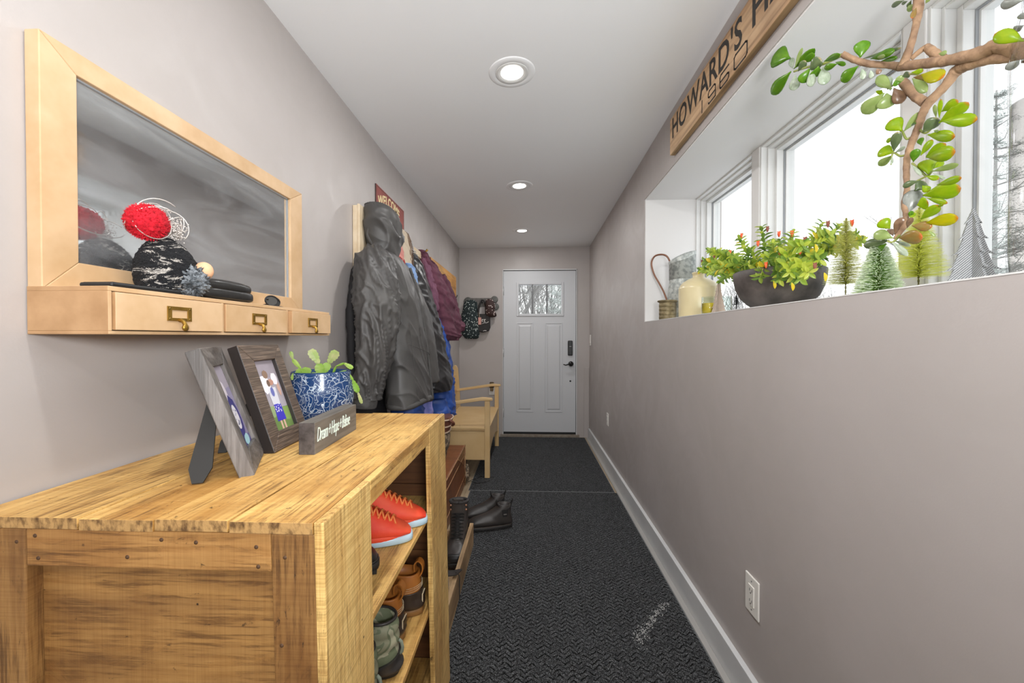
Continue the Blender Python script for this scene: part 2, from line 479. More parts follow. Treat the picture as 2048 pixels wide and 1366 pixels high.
structure('wall_back', wb, M_WALL)
structure('wall_front', MB().box(WL, WR, YF - 0.1, YF, -0.12, 2.62), M_WALL)
# recess linings
rv = MB(); rv.box(WR + 0.004, 1.10, AY0, AY1, SOF, SOF + 0.006); rv.box(WR + 0.004, 1.10, AY1, AY1 + 0.006, SILL, SOF); rv.box(WR + 0.004, 1.10, AY0 - 0.006, AY0, SILL, SOF)
structure('trim_1', rv, M_REV)
structure('trim_2', MB().box(WR - 0.001, 1.10, AY0, AY1, SILL - 0.003, SILL), M_TRIM)
# baseboards
structure('baseboard_right', MB().box(0.741, WR, YF, 5.05, 0.0, 0.123), M_BASE, 0.002)
structure('trim_3', MB().box(0.7155, 0.741, YF, 5.05, 0.0, 0.006), mat('grey_shoe_moulding', 'a4a29e', 0.6), 0.002)
structure('baseboard_left', MB().box(WL, WL + 0.018, YF, YB, 0.0, 0.11), M_BASE, 0.002)
structure('trim_4', MB().box(0.693, 0.755, YB - 0.012, YB, 0.0, 0.886), M_WALL, 0.002)

# windows -------------------------------------------------------
def window(name, y0, y1):
    r = struct_root(name, (1.09, (y0 + y1) / 2, SILL))
    z0, z1 = SILL, SOF
    def ring(nm, x0, x1, inset, w, m, bv=0.002):
        a0, a1, b0, b1 = y0 + inset, y1 - inset, z0 + inset, z1 - inset
        MB().box(x0, x1, a0, a0 + w, b0, b1).build(nm, m, r, bevel=bv)
        MB().box(x0, x1, a1 - w, a1, b0, b1).build(nm, m, r, bevel=bv)
        MB().box(x0, x1, a0 + w, a1 - w, b1 - w, b1).build(nm, m, r, bevel=bv)
        MB().box(x0, x1, a0 + w, a1 - w, b0, b0 + w).build(nm, m, r, bevel=bv)
    ring('outer_frame', 1.092, 1.24, 0.0, 0.010, M_TRIM)
    ring('stop', 1.118, 1.24, 0.010, 0.010, M_TRIM)
    ring('sash', 1.148, 1.23, 0.020, 0.016, M_TRIM)
    ring('gasket', 1.178, 1.215, 0.036, 0.003, M_GAP, 0)
    ring('glazing_bead', 1.186, 1.212, 0.039, 0.005, M_TRIM, 0)
    MB().box(1.196, 1.200, y0 + 0.04, y1 - 0.04, z0 + 0.04, z1 - 0.04).build('glass_pane', M_GLASS, r)
    return r
window('window_1', 2.014, AY1)
window('window_2', 1.225, 1.951)
window('window_3', AY0, 1.155)
for nm, a, b_ in (('trim_5', 1.951, 2.014), ('trim_6', 1.155, 1.225)):
    structure(nm, MB().box(1.088, 1.25, a, b_, SILL, SOF), M_REV, 0.003)

# door -----------------------------------------------------------
d = struct_root('door_1', (0.13, YB, 0))
X0, X1, Z0, Z1 = -0.324, 0.590, 0.062, 2.108
GX0, GX1, GZ0, GZ1 = -0.133, 0.409, 1.562, 1.930
sl = MB()
yA, yBk = 5.088, 5.13
sl.box(X0, GX0, yA, yBk, Z0, Z1); sl.box(GX1, X1, yA, yBk, Z0, Z1); sl.box(GX0, GX1, yA, yBk, GZ1, Z1); sl.box(GX0, GX1, yA, yBk, Z0, GZ0)
sl.build('door_slab', M_DOOR, d)
def ringY(nm, x0, x1, z0, z1, w, ya, yb, m, par, bv=0.003):
    b = MB(); b.box(x0, x0 + w, ya, yb, z0, z1); b.box(x1 - w, x1, ya, yb, z0, z1); b.box(x0 + w, x1 - w, ya, yb, z1 - w, z1); b.box(x0 + w, x1 - w, ya, yb, z0, z0 + w)
    return b.build(nm, m, par, bevel=bv)
ringY('glazing_frame', -0.160, 0.438, 1.534, 1.965, 0.030, 5.076, 5.09, M_DOOR, d, 0.004)
for gx in (0.044, 0.226):
    MB().box(gx - 0.009, gx + 0.009, 5.085, 5.10, GZ0 - 0.004, GZ1 + 0.004).build('glazing_bar', mat('grey_bar', '6c6e70', 0.5) if gx < 0.1 else bpy.data.materials['grey_bar'], d)
for a, b_ in ((-0.133, 0.035), (0.053, 0.217), (0.235, 0.409)):
    MB().box(a, b_, 5.104, 5.108, GZ0, GZ1).build('glass_pane', M_GLASS, d)
for a, b_ in ((-0.160, 0.055), (0.200, 0.425)):
    ringY('panel_moulding', a, b_, 0.315, 1.452, 0.014, 5.083, 5.089, M_DOOR, d, 0.003)
    pm = MB(); z0, z1 = 0.345, 1.42
    pm.loft([[(a + 0.028, 5.0885, z0), (b_ - 0.028, 5.0885, z0), (b_ - 0.028, 5.0885, z1), (a + 0.028, 5.0885, z1)], [(a + 0.042, 5.082, z0 + 0.014), (b_ - 0.042, 5.082, z0 + 0.014), (b_ - 0.042, 5.082, z1 - 0.014), (a + 0.042, 5.082, z1 - 0.014)]], False, True, False)
    pm.build('raised_panel', M_DOOR, d)
MB().box(X0, X1, 5.085, 5.125, 0.036, 0.062).build('door_sweep', M_BLACK, d)
lk = MB(); lk.box(0.490, 0.550, 5.066, 5.088, 1.035, 1.225); lko = lk.build('keypad_lock', M_BLACK, d, bevel=0.02, seg=4)
MB().box(0.508, 0.534, 5.0645, 5.0665, 1.15, 1.153).build('keypad_light', M_WHITEPL, lko)
hd = MB(); hd.lathe([(0.0, 5.045), (0.028, 5.046), (0.032, 5.06), (0.032, 5.088)], (0.528, 0, 0.932), 24, axis='Y')
hd.v = [(p[0], p[1], p[2]) for p in hd.v]
ho = hd.build('handle_rose', M_BLKMET, d)
MB().tube([(0.528, 5.055, 0.932), (0.52, 5.03, 0.932), (0.495, 5.025, 0.928), (0.46, 5.028, 0.918), (0.43, 5.03, 0.926)], [0.011, 0.010, 0.009, 0.008, 0.006], 10).build('door_handle', M_BLKMET, ho)
pk = MB(); pk.lathe([(0.0, 5.084), (0.011, 5.085), (0.011, 5.089)], (0.523, 0, 0.712), 16, axis='Y'); pk.build('viewer_plug', M_BLACK, d)
for z in (1.855, 1.07, 0.305):
    MB().tube([(-0.327, 5.077, z - 0.055), (-0.327, 5.077, z + 0.055)], 0.008, 10).build('hinge', M_STEEL, d)
jb = MB(); jb.box(DX0, -0.327, YB - 0.012, YB + 0.12, 0, DZ1); jb.box(0.594, DX1, YB - 0.012, YB + 0.12, 0, DZ1); jb.box(DX0, DX1, YB - 0.012, YB + 0.12, 2.114, DZ1)
jb.build('door_jamb', M_BASE, d, bevel=0.002)
MB().box(-0.327, 0.594, 5.082, 5.12, 2.1085, 2.1145).build('door_gap_shadow', M_BLACK, d)  # black strips stand in for the shadow lines around the door
MB().box(-0.3265, -0.3245, 5.084, 5.12, 0.06, 2.108).build('door_gap_shadow', M_BLACK, d)
MB().box(0.5905, 0.5945, 5.084, 5.12, 0.06, 2.108).build('door_gap_shadow', M_BLACK, d)
MB().box(DX0 - 0.03, DX1 + 0.03, YB - 0.035, YB + 0.12, 0.0, 0.034).build('threshold', mat('worn_threshold', '8f877b', 0.6, col2='7a6c5c', nscale=20), d, bevel=0.004)

# recessed ceiling lights ---------------------------------------
def can_light(y, lbl, cx=-0.073, zc=2.405):
    t = thing('recessed_ceiling_light', lbl, 'ceiling light', (cx, y, zc), 0, 'recessed lights along the ceiling')
    t.rotation_euler = (0, -math.atan((zc - 2.4) / 0.817), 0)
    m = MB(); m.lathe([(0.103, 0.004), (0.103, -0.002), (0.098, -0.005), (0.076, -0.006), (0.072, -0.004)], (cx, y, zc), 48, cap0=False, cap1=False); m.build('trim_ring', M_CEIL, t)
    m = MB(); m.lathe([(0.073, -0.005), (0.070, -0.0085), (0.058, -0.0045), (0.050, -0.0025), (0.047, -0.001)], (cx, y, zc), 48, cap0=False, cap1=False); m.build('reflector', M_TRIM, t)
    m = MB(); m.lathe([(0.050, -0.003), (0.03, -0.0065), (0.002, -0.008)], (cx, y, zc), 48, cap0=False); m.build('lens', M_LAMP, t)
    a = area('downlight', (cx, y, zc - 0.012), (0, 0, 0), 0.09, 0.09, CAN_POWER, (1.0, 0.992, 0.98), 'DISK')
    return t
can_light(1.785, 'largest and nearest round recessed light with white trim in the ceiling', -0.076, 2.4435)
can_light(3.08, 'middle round recessed ceiling light, second from the camera', -0.074, 2.4298)
can_light(4.315, 'smallest, farthest round recessed ceiling light just before the door wall', -0.075, 2.4138)
can_light(0.49, 'round recessed light in the ceiling above the camera', -0.076, 2.4435)
can_light(-0.81, 'round recessed light in the ceiling behind the camera', -0.076, 2.4435)

# mats -----------------------------------------------------------
def floor_mat(lbl, x0, x1, y0, y1):
    t = thing('floor_mat', lbl, 'mat', ((x0 + x1) / 2, (y0 + y1) / 2, 0), 0, 'charcoal floor mats')
    MB().box(x0, x1, y0, y1, 0.0005, 0.004).build('rubber_edge', M_MATEDGE, t)
    MB().box(x0 + 0.006, x1 - 0.006, y0 + 0.008, y1 - 0.008, 0.004, 0.009).build('ribbed_surface', M_MAT, t, bevel=0.002)
floor_mat('charcoal chevron ribbed mat in the foreground, running under the camera', -0.485, 0.714, -0.4, 3.262)
floor_mat('charcoal ribbed mat in front of the door, beyond the seam', -0.50, 0.700, 3.274, 5.04)
sm = MB()
rnd = random.Random(3)
for i in range(420):
    t_ = rnd.random()
    p0 = Vector((0.44, 1.66, 0.0095)); p1 = Vector((0.645, 1.91, 0.0095))
    p = p0.lerp(p1, t_) + Vector((0.014 * math.sin(t_ * 40) + rnd.gauss(0, 0.008), rnd.gauss(0, 0.006 + 0.020 * (1 - t_) ** 4), rnd.random() * 0.001))
    s_ = rnd.uniform(0.0008, 0.0024)
    sm.tube([p, p + Vector((s_, s_ * 0.4, s_ * 0.6)), p + Vector((s_ * 1.6, -s_ * 0.5, 0))], [s_ * 0.5, s_ * 0.6, s_ * 0.2], 4)
o = sm.build('salt_residue', mat('chalky_salt', 'c9c9c7', 0.9))
tag(o, 'whitish streak of salt crumbs on the dark mat near the baseboard', 'residue', kind='stuff')

# wall plates ----------------------------------------------------
def outlet(lbl, y0, y1, z0, z1, decora=True):
    t = thing('wall_outlet', lbl, 'outlet', (WR, (y0 + y1) / 2, z0))
    MB().box(WR - 0.006, WR, y0, y1, z0, z1).build('cover_plate', M_WHITEPL, t, bevel=0.003)
    yc, zc = (y0 + y1) / 2, (z0 + z1) / 2
    fc = MB().box(WR - 0.009, WR - 0.005, yc - 0.0165, yc + 0.0165, zc - 0.034, zc + 0.034).build('receptacle', M_WHITEPL, t, bevel=0.001)
    for s_ in (-1, 1):
        m = MB()
        zz = zc + s_ * 0.018
        m.box(WR - 0.0096, WR - 0.0089, yc - 0.0078, yc - 0.006, zz - 0.004, zz + 0.005)
        m.box(WR - 0.0096, WR - 0.0089, yc + 0.005, yc + 0.0068, zz - 0.004, zz + 0.005)
        m.box(WR - 0.0096, WR - 0.0089, yc - 0.002, yc + 0.002, zz - 0.011, zz - 0.007)
        m.build('socket', M_BLACK, fc, kind='stuff')
    m = MB()
    for s_ in (-1, 1): m.lathe([(0.003, WR - 0.0068), (0.003, WR - 0.006)], (0, yc, zc + s_ * 0.048), 8, axis='X')
    m.v = [(p[0], p[1], p[2]) for p in m.v]
    m.build('screws', M_STEEL, t, kind='stuff')
outlet('white duplex wall outlet nearest the camera, low on the right wall', 1.343, 1.424, 0.326, 0.456)
outlet('white wall outlet farther along the right wall, near the door', 3.85, 3.93, 0.415, 0.535)
t = thing('light_switch', 'white light switch plate at the far end of the right wall beside the door', 'switch', (WR, 4.99, 1.165))
MB().box(WR - 0.006, WR, 4.955, 5.03, 1.163, 1.297).build('cover_plate', M_WHITEPL, t, bevel=0.003)
MB().box(WR - 0.011, WR - 0.005, 4.976, 5.009, 1.196, 1.264).build('rocker', M_WHITEPL, t, bevel=0.002)
t = thing('wall_outlet', 'white wall outlet on the back wall behind the bench armrest', 'outlet', (-0.47, YB, 0.53))
MB().box(-0.508, -0.438, YB - 0.006, YB, 0.532, 0.645).build('cover_plate', M_WHITEPL, t, bevel=0.003)
MB().box(-0.49, -0.456, YB - 0.009, YB - 0.004, 0.555, 0.62).build('receptacle', M_WHITEPL, t, bevel=0.001)
t = thing('night_light', 'small brown plug-in fragrance warmer in the back wall outlet', 'plug-in', (-0.474, YB - 0.03, 0.61))
MB().sphere((-0.472, YB - 0.03, 0.655), 0.036, 14, 10, (1, 0.7, 1)).build('shade', mat('bronze_shade', '5c4a30', 0.4), t)
MB().box(-0.492, -0.452, YB - 0.045, YB - 0.009, 0.585, 0.635).build('body', mat('bronze_body', '6e5a3c', 0.4), t, bevel=0.006)
MB().lathe([(0.024, 0.672), (0.03, 0.69), (0.02, 0.70)], (-0.472, YB - 0.03, 0), 14).build('rim', bpy.data.materials['bronze_shade'], t)

# ------------------------------------------------------------------ shoe cabinet
CX = -0.308   # front plane at the top
cab = thing('shoe_cabinet', 'rustic golden wood shoe cabinet with open shelves in the left foreground', 'cabinet', (-0.6, 1.02, 0))
def lean(p):
    f = 0.018 * (1 - p.z / 0.99)
    if p.x > -0.5: p.x += f
    p.y += (0.006 if p.y > 1.0 else 0.002) * (1 - p.z / 0.99)
    return p
def cpart(name, m, *b, bevel=0.002):
    q = MB()
    for x in b: q.box(*x)
    q.xf(lean)
    return q.build(name, m, cab, bevel=bevel)
Y0, Y1 = 0.585, 1.447
edge = mat('cabinet_end_grain', 'b08a55', 0.75, col2='5c4020', nscale=90, bscale=120, bstr=0.9, stops=(0.42, 0.66), stretch=(1, 1, 0.6))
MB().box(-0.88, -0.33, Y0 + 0.030, Y1 - 0.034, 0.9655, 0.9705).build('dark_gap_sheet', M_BKBD, cab)  # black sheet added so the gaps between planks look shaded
# top planks: a rough sawn end each, slightly uneven
for (a, b_, dz) in ((-0.884, -0.6985, 0), (-0.6955, -0.5765, -0.0014), (-0.5735, -0.4585, 0.0006), (-0.4555, -0.3255, -0.0005)):
    o = MB().box(a, b_, Y0 + 0.001, Y1, 0.972 + dz, 0.990 + dz).build('top_plank', [WY, edge], cab, bevel=0.0009)
    for p in o.data.polygons:
        if abs(p.normal.y) > 0.9: p.material_index = 1
cpart('top_front_strip', WY, (-0.3235, CX, Y0 + 0.178, Y1 - 0.223, 0.9705, 0.991), bevel=0.0015)
cpart('front_post', WZ, (-0.3235, CX, Y0, 0.7625, 0.0, 0.991))
cpart('front_post', WZ, (-0.3235, CX, 1.226, Y1, 0.0, 0.9905))
cpart('front_rail', WY, (-0.3225, CX - 0.0008, 0.764, 1.2245, 0.941, 0.970))
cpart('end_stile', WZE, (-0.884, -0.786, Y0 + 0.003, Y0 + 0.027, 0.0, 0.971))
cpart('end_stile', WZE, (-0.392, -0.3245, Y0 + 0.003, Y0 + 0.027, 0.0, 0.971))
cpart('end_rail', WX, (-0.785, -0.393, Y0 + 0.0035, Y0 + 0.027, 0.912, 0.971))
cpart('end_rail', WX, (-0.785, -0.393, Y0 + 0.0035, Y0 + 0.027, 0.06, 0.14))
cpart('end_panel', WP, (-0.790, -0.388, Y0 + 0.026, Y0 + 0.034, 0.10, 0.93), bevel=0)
for z0, z1 in ((0.03, 0.26), (0.263, 0.5), (0.503, 0.74), (0.743, 0.971)):
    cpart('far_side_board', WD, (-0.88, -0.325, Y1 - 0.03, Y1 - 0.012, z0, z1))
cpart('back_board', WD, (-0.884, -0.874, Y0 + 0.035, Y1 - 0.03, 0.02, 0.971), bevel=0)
for z in (0.700, 0.405, 0.11):
    cpart('shelf', WY, (-0.872, -0.326, Y0 + 0.036, Y1 - 0.032, z - 0.016, z))
# peg heads and old nails on the near end
q = MB(); rnd = random.Random(5)
for x, z in ((-0.77, 0.96), (-0.765, 0.925), (-0.565, 0.958), (-0.51, 0.955), (-0.62, 0.93), (-0.415, 0.95), (-0.412, 0.92), (-0.37, 0.935), (-0.376, 0.80), (-0.80, 0.95), (-0.372, 0.74)):
    q.lathe([(0.0, -0.0006), (0.003, -0.0005), (0.0035, 0.0005)], (x, Y0 + 0.0035, z), 10, axis='Y')
q.build('nail_heads', mat('dark_nail', '4a3018', 0.6), cab, kind='stuff')

# ------------------------------------------------------------------ mirror with drawers
mir = thing('drawer_mirror', 'cream painted wall mirror with three small brass-pull drawers along its base', 'mirror', (-0.88, 1.07, 1.36))
MY0, MY1, MZ0, MZ1 = 0.672, 1.487, 1.355, 1.812
gy0, gy1, gz0, gz1 = 0.731, 1.414, 1.412, 1.768
def fbar(poly):
    q = MB(); q.prism(poly, lambda u, v, w: (w, u, v), -0.8875, -0.860)
    return q.build('frame_bar', WC, mir, bevel=0.0015)
e = 0.0004
fbar([(MY0, MZ0), (gy0, gz0 + e), (gy0, gz1 - e), (MY0, MZ1 - e)])
fbar([(MY1, MZ0), (MY1, MZ1 - e), (gy1, gz1 - e), (gy1, gz0 + e)])
fbar([(MY0, MZ1), (gy0, gz1), (gy1, gz1), (MY1, MZ1)])
fbar([(MY0, MZ0 - e), (MY1, MZ0 - e), (gy1, gz0), (gy0, gz0)])
def mirmat():
    m, nt, b = newmat('old_mirror')
    b.inputs['Base Color'].default_value = (0.70, 0.72, 0.73, 1); b.inputs['Metallic'].default_value = 1
    co = coords(nt, (1, 1.2, 5), rand=False)
    n = noi(nt, co, 3.0, 5, 0.6, 1.2)
    rr = N(nt, 'MapRange'); rr.inputs[1].default_value = 0.4; rr.inputs[2].default_value = 0.7; rr.inputs[3].default_value = 0.03; rr.inputs[4].default_value = 0.13
    nt.links.new(n, rr.inputs[0]); nt.links.new(rr.outputs[0], b.inputs['Roughness'])
    df = N(nt, 'BsdfDiffuse'); df.inputs[0].default_value = (0.42, 0.43, 0.44, 1)
    mp = N(nt, 'Mapping'); mp.inputs['Rotation'].default_value = (0.5, 0, 0); mp.inputs['Scale'].default_value = (1, 1.0, 4.5); nt.links.new(coords(nt, (1, 1, 1), rand=False), mp.inputs[0])
    n2 = noi(nt, mp.outputs[0], 2.4, 3, 0.5, 1.8)
    f2 = N(nt, 'MapRange'); f2.inputs[1].default_value = 0.38; f2.inputs[2].default_value = 0.72; f2.inputs[3].default_value = 0.10; f2.inputs[4].default_value = 0.34; nt.links.new(n2, f2.inputs[0])
    mx = N(nt, 'MixShader'); nt.links.new(f2.outputs[0], mx.inputs[0]); nt.links.new(b.outputs[0], mx.inputs[1]); nt.links.new(df.outputs[0], mx.inputs[2]); nt.links.new(mx.outputs[0], nt.nodes['Material Output'].inputs[0])
    return m
MB().box(-0.8755, -0.872, gy0 - 0.004, gy1 + 0.004, gz0 - 0.004, gz1 + 0.004).build('mirror_glass', mirmat(), mir)
ln = MB(); ln.box(-0.8718, -0.869, gy0, gy1, gz1 - 0.0035, gz1); ln.box(-0.8718, -0.869, gy1 - 0.0035, gy1, gz0, gz1)
ln.build('glazing_edge', M_GAP, mir)
BX = -0.737
bx = MB(); bx.box(-0.8875, BX, 0.671, 1.4485, 1.275, 1.281); bx.box(-0.8875, BX, 0.671, 1.4485, 1.3515, 1.360)
bx.box(-0.8875, BX, 0.671, 0.6775, 1.281, 1.3515); bx.box(-0.8875, BX, 1.4355, 1.4485, 1.281, 1.3515)
bx.box(-0.8875, BX, 0.929, 0.9375, 1.281, 1.3515); bx.box(-0.8875, BX, 1.185, 1.1955, 1.281, 1.3515)
o = bx.build('drawer_case', [WC, WCS], mir, bevel=0.001)
for p in o.data.polygons:
    if p.normal.y < -0.9: p.material_index = 1
for (a, b_, pr) in ((0.679, 0.928, 0.005), (0.939, 1.184, 0.004), (1.197, 1.434, 0.012)):
    dr = MB().box(-0.86, BX + pr, a, b_, 1.2825, 1.350).build('drawer', [WC, WCS], mir, bevel=0.0012)
    for p in dr.data.polygons:
        if p.normal.y < -0.9: p.material_index = 1
    c = (a + b_) / 2 + (0.005 if a < 0.7 else -0.002); f = BX + pr
    lh = MB(); lh.box(f, f + 0.0022, c - 0.029, c - 0.019, 1.303, 1.333); lh.box(f, f + 0.0022, c + 0.019, c + 0.029, 1.303, 1.333)
    lh.box(f, f + 0.0022, c - 0.019, c + 0.019, 1.3255, 1.333); lh.box(f, f + 0.0022, c - 0.019, c + 0.019, 1.303, 1.3095)
    lh.tube([(f + 0.001, c, 1.305), (f + 0.008, c, 1.3035), (f + 0.012, c, 1.297), (f + 0.0125, c, 1.292)], [0.0045, 0.004, 0.004, 0.005], 8)
    lh.sphere((f + 0.013, c, 1.2895), 0.0075, 12, 8, (0.6, 1, 1))
    h = lh.build('label_pull', M_BRASS, dr, bevel=0.0005)
    sc = MB()
    for yy in (-0.024, 0.024):
        for zz in (1.3075, 1.3287): sc.sphere((f + 0.0022, c + yy, zz), 0.0024, 8, 6, (0.5, 1, 1))
    # screws belong to the pull and so stay in its mesh
    sc.build('pull_screws', mat('brass_screw', '8a7038', 0.4, metal=0.8) if 'brass_screw' not in bpy.data.materials else bpy.data.materials['brass_screw'], dr, kind='stuff')

# things on the drawer shelf --------------------------------------
SZ = 1.360
def disp(q, k0, amp, sc, ridged=False, vec=(1, 1, 1)):
    pass
gn = thing('gnome', 'knitted black and cream gnome with red pompom and grey beard on the mirror shelf', 'ornament', (-0.800, 0.866, SZ))
def fuzz_ball(c, rx, ry, rz, n, m, amp, fs, seed, dome=None):
    q = MB()
    rings = []
    for i in range(m + 1):
        t = PI * i / m
        ring = []
        for k in range(n):
            a = 2 * PI * k / n
            d = Vector((math.sin(t) * math.cos(a), math.sin(t) * math.sin(a), math.cos(t)))
            if i in (0, m): d = Vector((0.02 * math.cos(a), 0.02 * math.sin(a), math.cos(t)))
            f = 1 + amp * noise.noise(d * fs + Vector((seed, seed, seed))) + amp * 0.6 * noise.noise(d * fs * 2.3 + Vector((seed, 3, seed)))
            ring.append((c[0] + d.x * rx * f, c[1] + d.y * ry * f, c[2] + d.z * rz * f))
        rings.append(ring)
    q.loft(rings)
    return q
def hatmat():
    m, nt, b = newmat('boucle_knit_black_cream')
    co = coords(nt, (1, 1, 1), rand=False)
    mp = N(nt, 'Mapping'); mp.inputs['Rotation'].default_value = (0.5, 0, 0); mp.inputs['Scale'].default_value = (1, 1, 2.6); nt.links.new(co, mp.inputs[0])
    n = noi(nt, mp.outputs[0], 17, 6, 0.85, 0.8)
    nt.links.new(ramp(nt, n, [(0.56, '16171b'), (0.575, 'cfc8c0')]), b.inputs['Base Color'])
    b.inputs['Roughness'].default_value = 0.95
    v = N(nt, 'TexVoronoi'); v.inputs['Scale'].default_value = 420; nt.links.new(co, v.inputs['Vector'])
    bump(nt, b, v.outputs['Distance'], 1.0, 0.004)
    return m
M_HAT = hatmat()
q = MB(); rings = []
for i in range(49):
    t = i / 48
    z = SZ + 0.012 + 0.117 * t
    r = 0.060 * (1 - t ** 2.6) ** 0.55 * (0.90 + 0.1 * math.sin(t * PI)) + 0.002
    cy = 0.852 + 0.010 * (1 - t)
    ring = []
    for k in range(72):
        a = 2 * PI * k / 72
        d = Vector((math.cos(a), math.sin(a), 0))
        p = Vector((-0.800 + d.x * r * 0.92, cy - 0.004 + d.y * r, z))
        f = 0.0032 * noise.noise(p * 330) + 0.002 * noise.noise(p * 600)
        stretch = 1 + 0.16 * max(0, d.y) * (1 - t)
        ring.append(p + d * f + Vector((0, d.y * r * (stretch - 1), 0)))
    rings.append(ring)
q.loft(rings); q.build('knit_hat', M_HAT, gn)
M_RED = mat('red_yarn', 'd8122a', 0.9, col2='b00c20', nscale=60, bscale=300, bstr=0.6, bdist=0.003)
fuzz_ball((-0.798, 0.806, SZ + 0.150), 0.035, 0.036, 0.033, 72, 40, 0.16, 9, 2).build('pompom', M_RED, gn)
fz = MB(); rnd = random.Random(2)
for i in range(1500):
    d = Vector((rnd.gauss(0, 1), rnd.gauss(0, 1), rnd.gauss(0, 1))).normalized(); c = Vector((-0.798, 0.806, SZ + 0.150))
    p = c + d * 0.032; s_ = d.orthogonal() * 0.0012
    fz.add([p + s_, p - s_, c + d * rnd.uniform(0.036, 0.041)], [(0, 1, 2)])
fz.build('pompom_fibres', M_RED, gn, kind='stuff')
M_BEARD = mat('grey_mohair', '878d92', 0.9, col2='3c4044', nscale=50, stops=(0.45, 0.6), bscale=250, bstr=0.8, bdist=0.004)
fuzz_ball((-0.762, 0.868, SZ + 0.034), 0.034, 0.034, 0.033, 80, 44, 0.35, 7, 9).build('beard', M_BEARD, gn)
fz = MB()
for i in range(900):
    d = Vector((rnd.gauss(0, 1), rnd.gauss(0, 1), rnd.gauss(0, 1))).normalized(); c = Vector((-0.762, 0.868, SZ + 0.034))
    a = c + d * 0.030; b_ = a + d * 0.005 + d.orthogonal() * 0.004
    e_ = b_ + d * 0.001 - d.orthogonal() * 0.004 + d.cross(d.orthogonal()) * 0.004
    s_ = d.cross(d.orthogonal()) * 0.0009
    fz.add([a - s_, a + s_, b_ + s_, b_ - s_, e_], [(0, 1, 2, 3), (3, 2, 4)])
fz.build('beard_curls', M_BEARD, gn, kind='stuff')
MB().sphere((-0.748, 0.892, SZ + 0.062), 0.0185, 24, 16, (1, 1, 1.1)).build('nose', mat('peach_felt', 'e8b48c', 0.8, bscale=200, bstr=0.2), gn)
q = MB(); M_TINSEL = mat('silver_bead_garland', 'd8d2cc', 0.4, metal=0.5)
for j in range(7):
    pts = []
    r0 = 0.030 + 0.010 * rnd.random(); ph = rnd.random() * 6
    cc = Vector((-0.797 + rnd.uniform(-.01, .015), 0.826 + rnd.uniform(-.02, .03), SZ + 0.155 + rnd.uniform(-.008, .006)))
    ax = Vector((rnd.gauss(0, 1), rnd.gauss(0, 0.5), rnd.gauss(0, 0.6))).normalized(); u = ax.orthogonal().normalized(); w = ax.cross(u)
    for k in range(26): pts.append(cc + (u * math.cos(k / 25 * 2 * PI * 0.9 + ph) + w * math.sin(k / 25 * 2 * PI * 0.9 + ph)) * r0 * 1.12)
    q.tube(pts, 0.0011, 5)
for i in range(420):
    p = Vector((-0.79 + rnd.gauss(0, 0.011), 0.856 + rnd.gauss(0, 0.010), SZ + 0.146 + rnd.gauss(0, 0.012)))
    q.sphere(p, 0.0016, 5, 4)
q.build('silver_garland', M_TINSEL, gn)

t = thing('phone', 'flat black phone lying on the mirror shelf left of the gnome', 'phone', (-0.772, 0.745, SZ))
MB().box(-0.808, -0.745, 0.685, 0.83, SZ, SZ + 0.009).build('body', M_BLACK, t, bevel=0.004, seg=4)
MB().box(-0.804, -0.749, 0.69, 0.825, SZ + 0.0092, SZ + 0.0096).build('screen', mat('dark_screen', '2c2a2a', 0.12), t)
t = thing('glasses_case', 'black rounded eyeglass case on the mirror shelf right of the gnome', 'case', (-0.775, 1.02, SZ))
def roundbox(c, hx, hy, hz, e=3.0, n=40, m=14):
    rings = []
    for i in range(m + 1):
        ph = -PI / 2 + PI * i / m
        zz = math.copysign(abs(math.sin(ph)) ** (2 / e), math.sin(ph)); rr = max(abs(math.cos(ph)), 0.02) ** (2 / e)
        rings.append([(c[0] + hx * rr * math.copysign(abs(math.cos(a)) ** (2 / e), math.cos(a)), c[1] + hy * rr * math.copysign(abs(math.sin(a)) ** (2 / e), math.sin(a)), c[2] + hz * zz) for a in [2 * PI * k / n for k in range(n)]])
    return rings
M_CASE = mat('black_leatherette', '222120', 0.33, bscale=120, bstr=0.15)
q = MB().loft(roundbox((-0.778, 0.985, SZ + 0.0155), 0.034, 0.086, 0.0155, 4)); q.build('case_base', M_CASE, t)
q = MB().loft(roundbox((-0.778, 0.985, SZ + 0.036), 0.0335, 0.085, 0.017, 3)); q.build('case_lid', M_CASE, t)
t = thing('sunglasses', 'folded dark sunglasses at the right end of the mirror shelf', 'sunglasses', (-0.76, 1.17, SZ))
M_LENS = mat('smoke_lens', '4a4846', 0.1, spec=0.8)
q = MB()
for cy in (1.145, 1.185):
    pts = [(-0.755 - 0.02 * (cy - 1.145) / 0.04 + 0.004 * math.cos(a), cy + 0.023 * math.cos(a), SZ + 0.016 + 0.0145 * math.sin(a)) for a in [2 * PI * k / 20 for k in range(21)]]
    q.tube(pts, 0.0022, 6)
q.tube([(-0.757, 1.168, SZ + 0.021), (-0.765, 1.172, SZ + 0.023)], 0.002, 6)
fr_ = q.build('frame', M_BLACK, t)
q = MB()
for cy in (1.145, 1.185):
    q.add([(-0.755 - 0.02 * (cy - 1.145) / 0.04 + 0.004 * math.cos(a), cy + 0.022 * math.cos(a), SZ + 0.016 + 0.0135 * math.sin(a)) for a in [2 * PI * k / 20 for k in range(20)]], [tuple(range(20))])
q.build('lens', M_LENS, t)
q = MB(); q.tube([(-0.752, 1.122, SZ + 0.022), (-0.768, 1.15, SZ + 0.014), (-0.776, 1.19, SZ + 0.007), (-0.772, 1.225, SZ + 0.003)], 0.0022, 6)
q.tube([(-0.778, 1.208, SZ + 0.022), (-0.782, 1.18, SZ + 0.012), (-0.778, 1.14, SZ + 0.003)], 0.0022, 6); q.build('temple', M_BLACK, t)

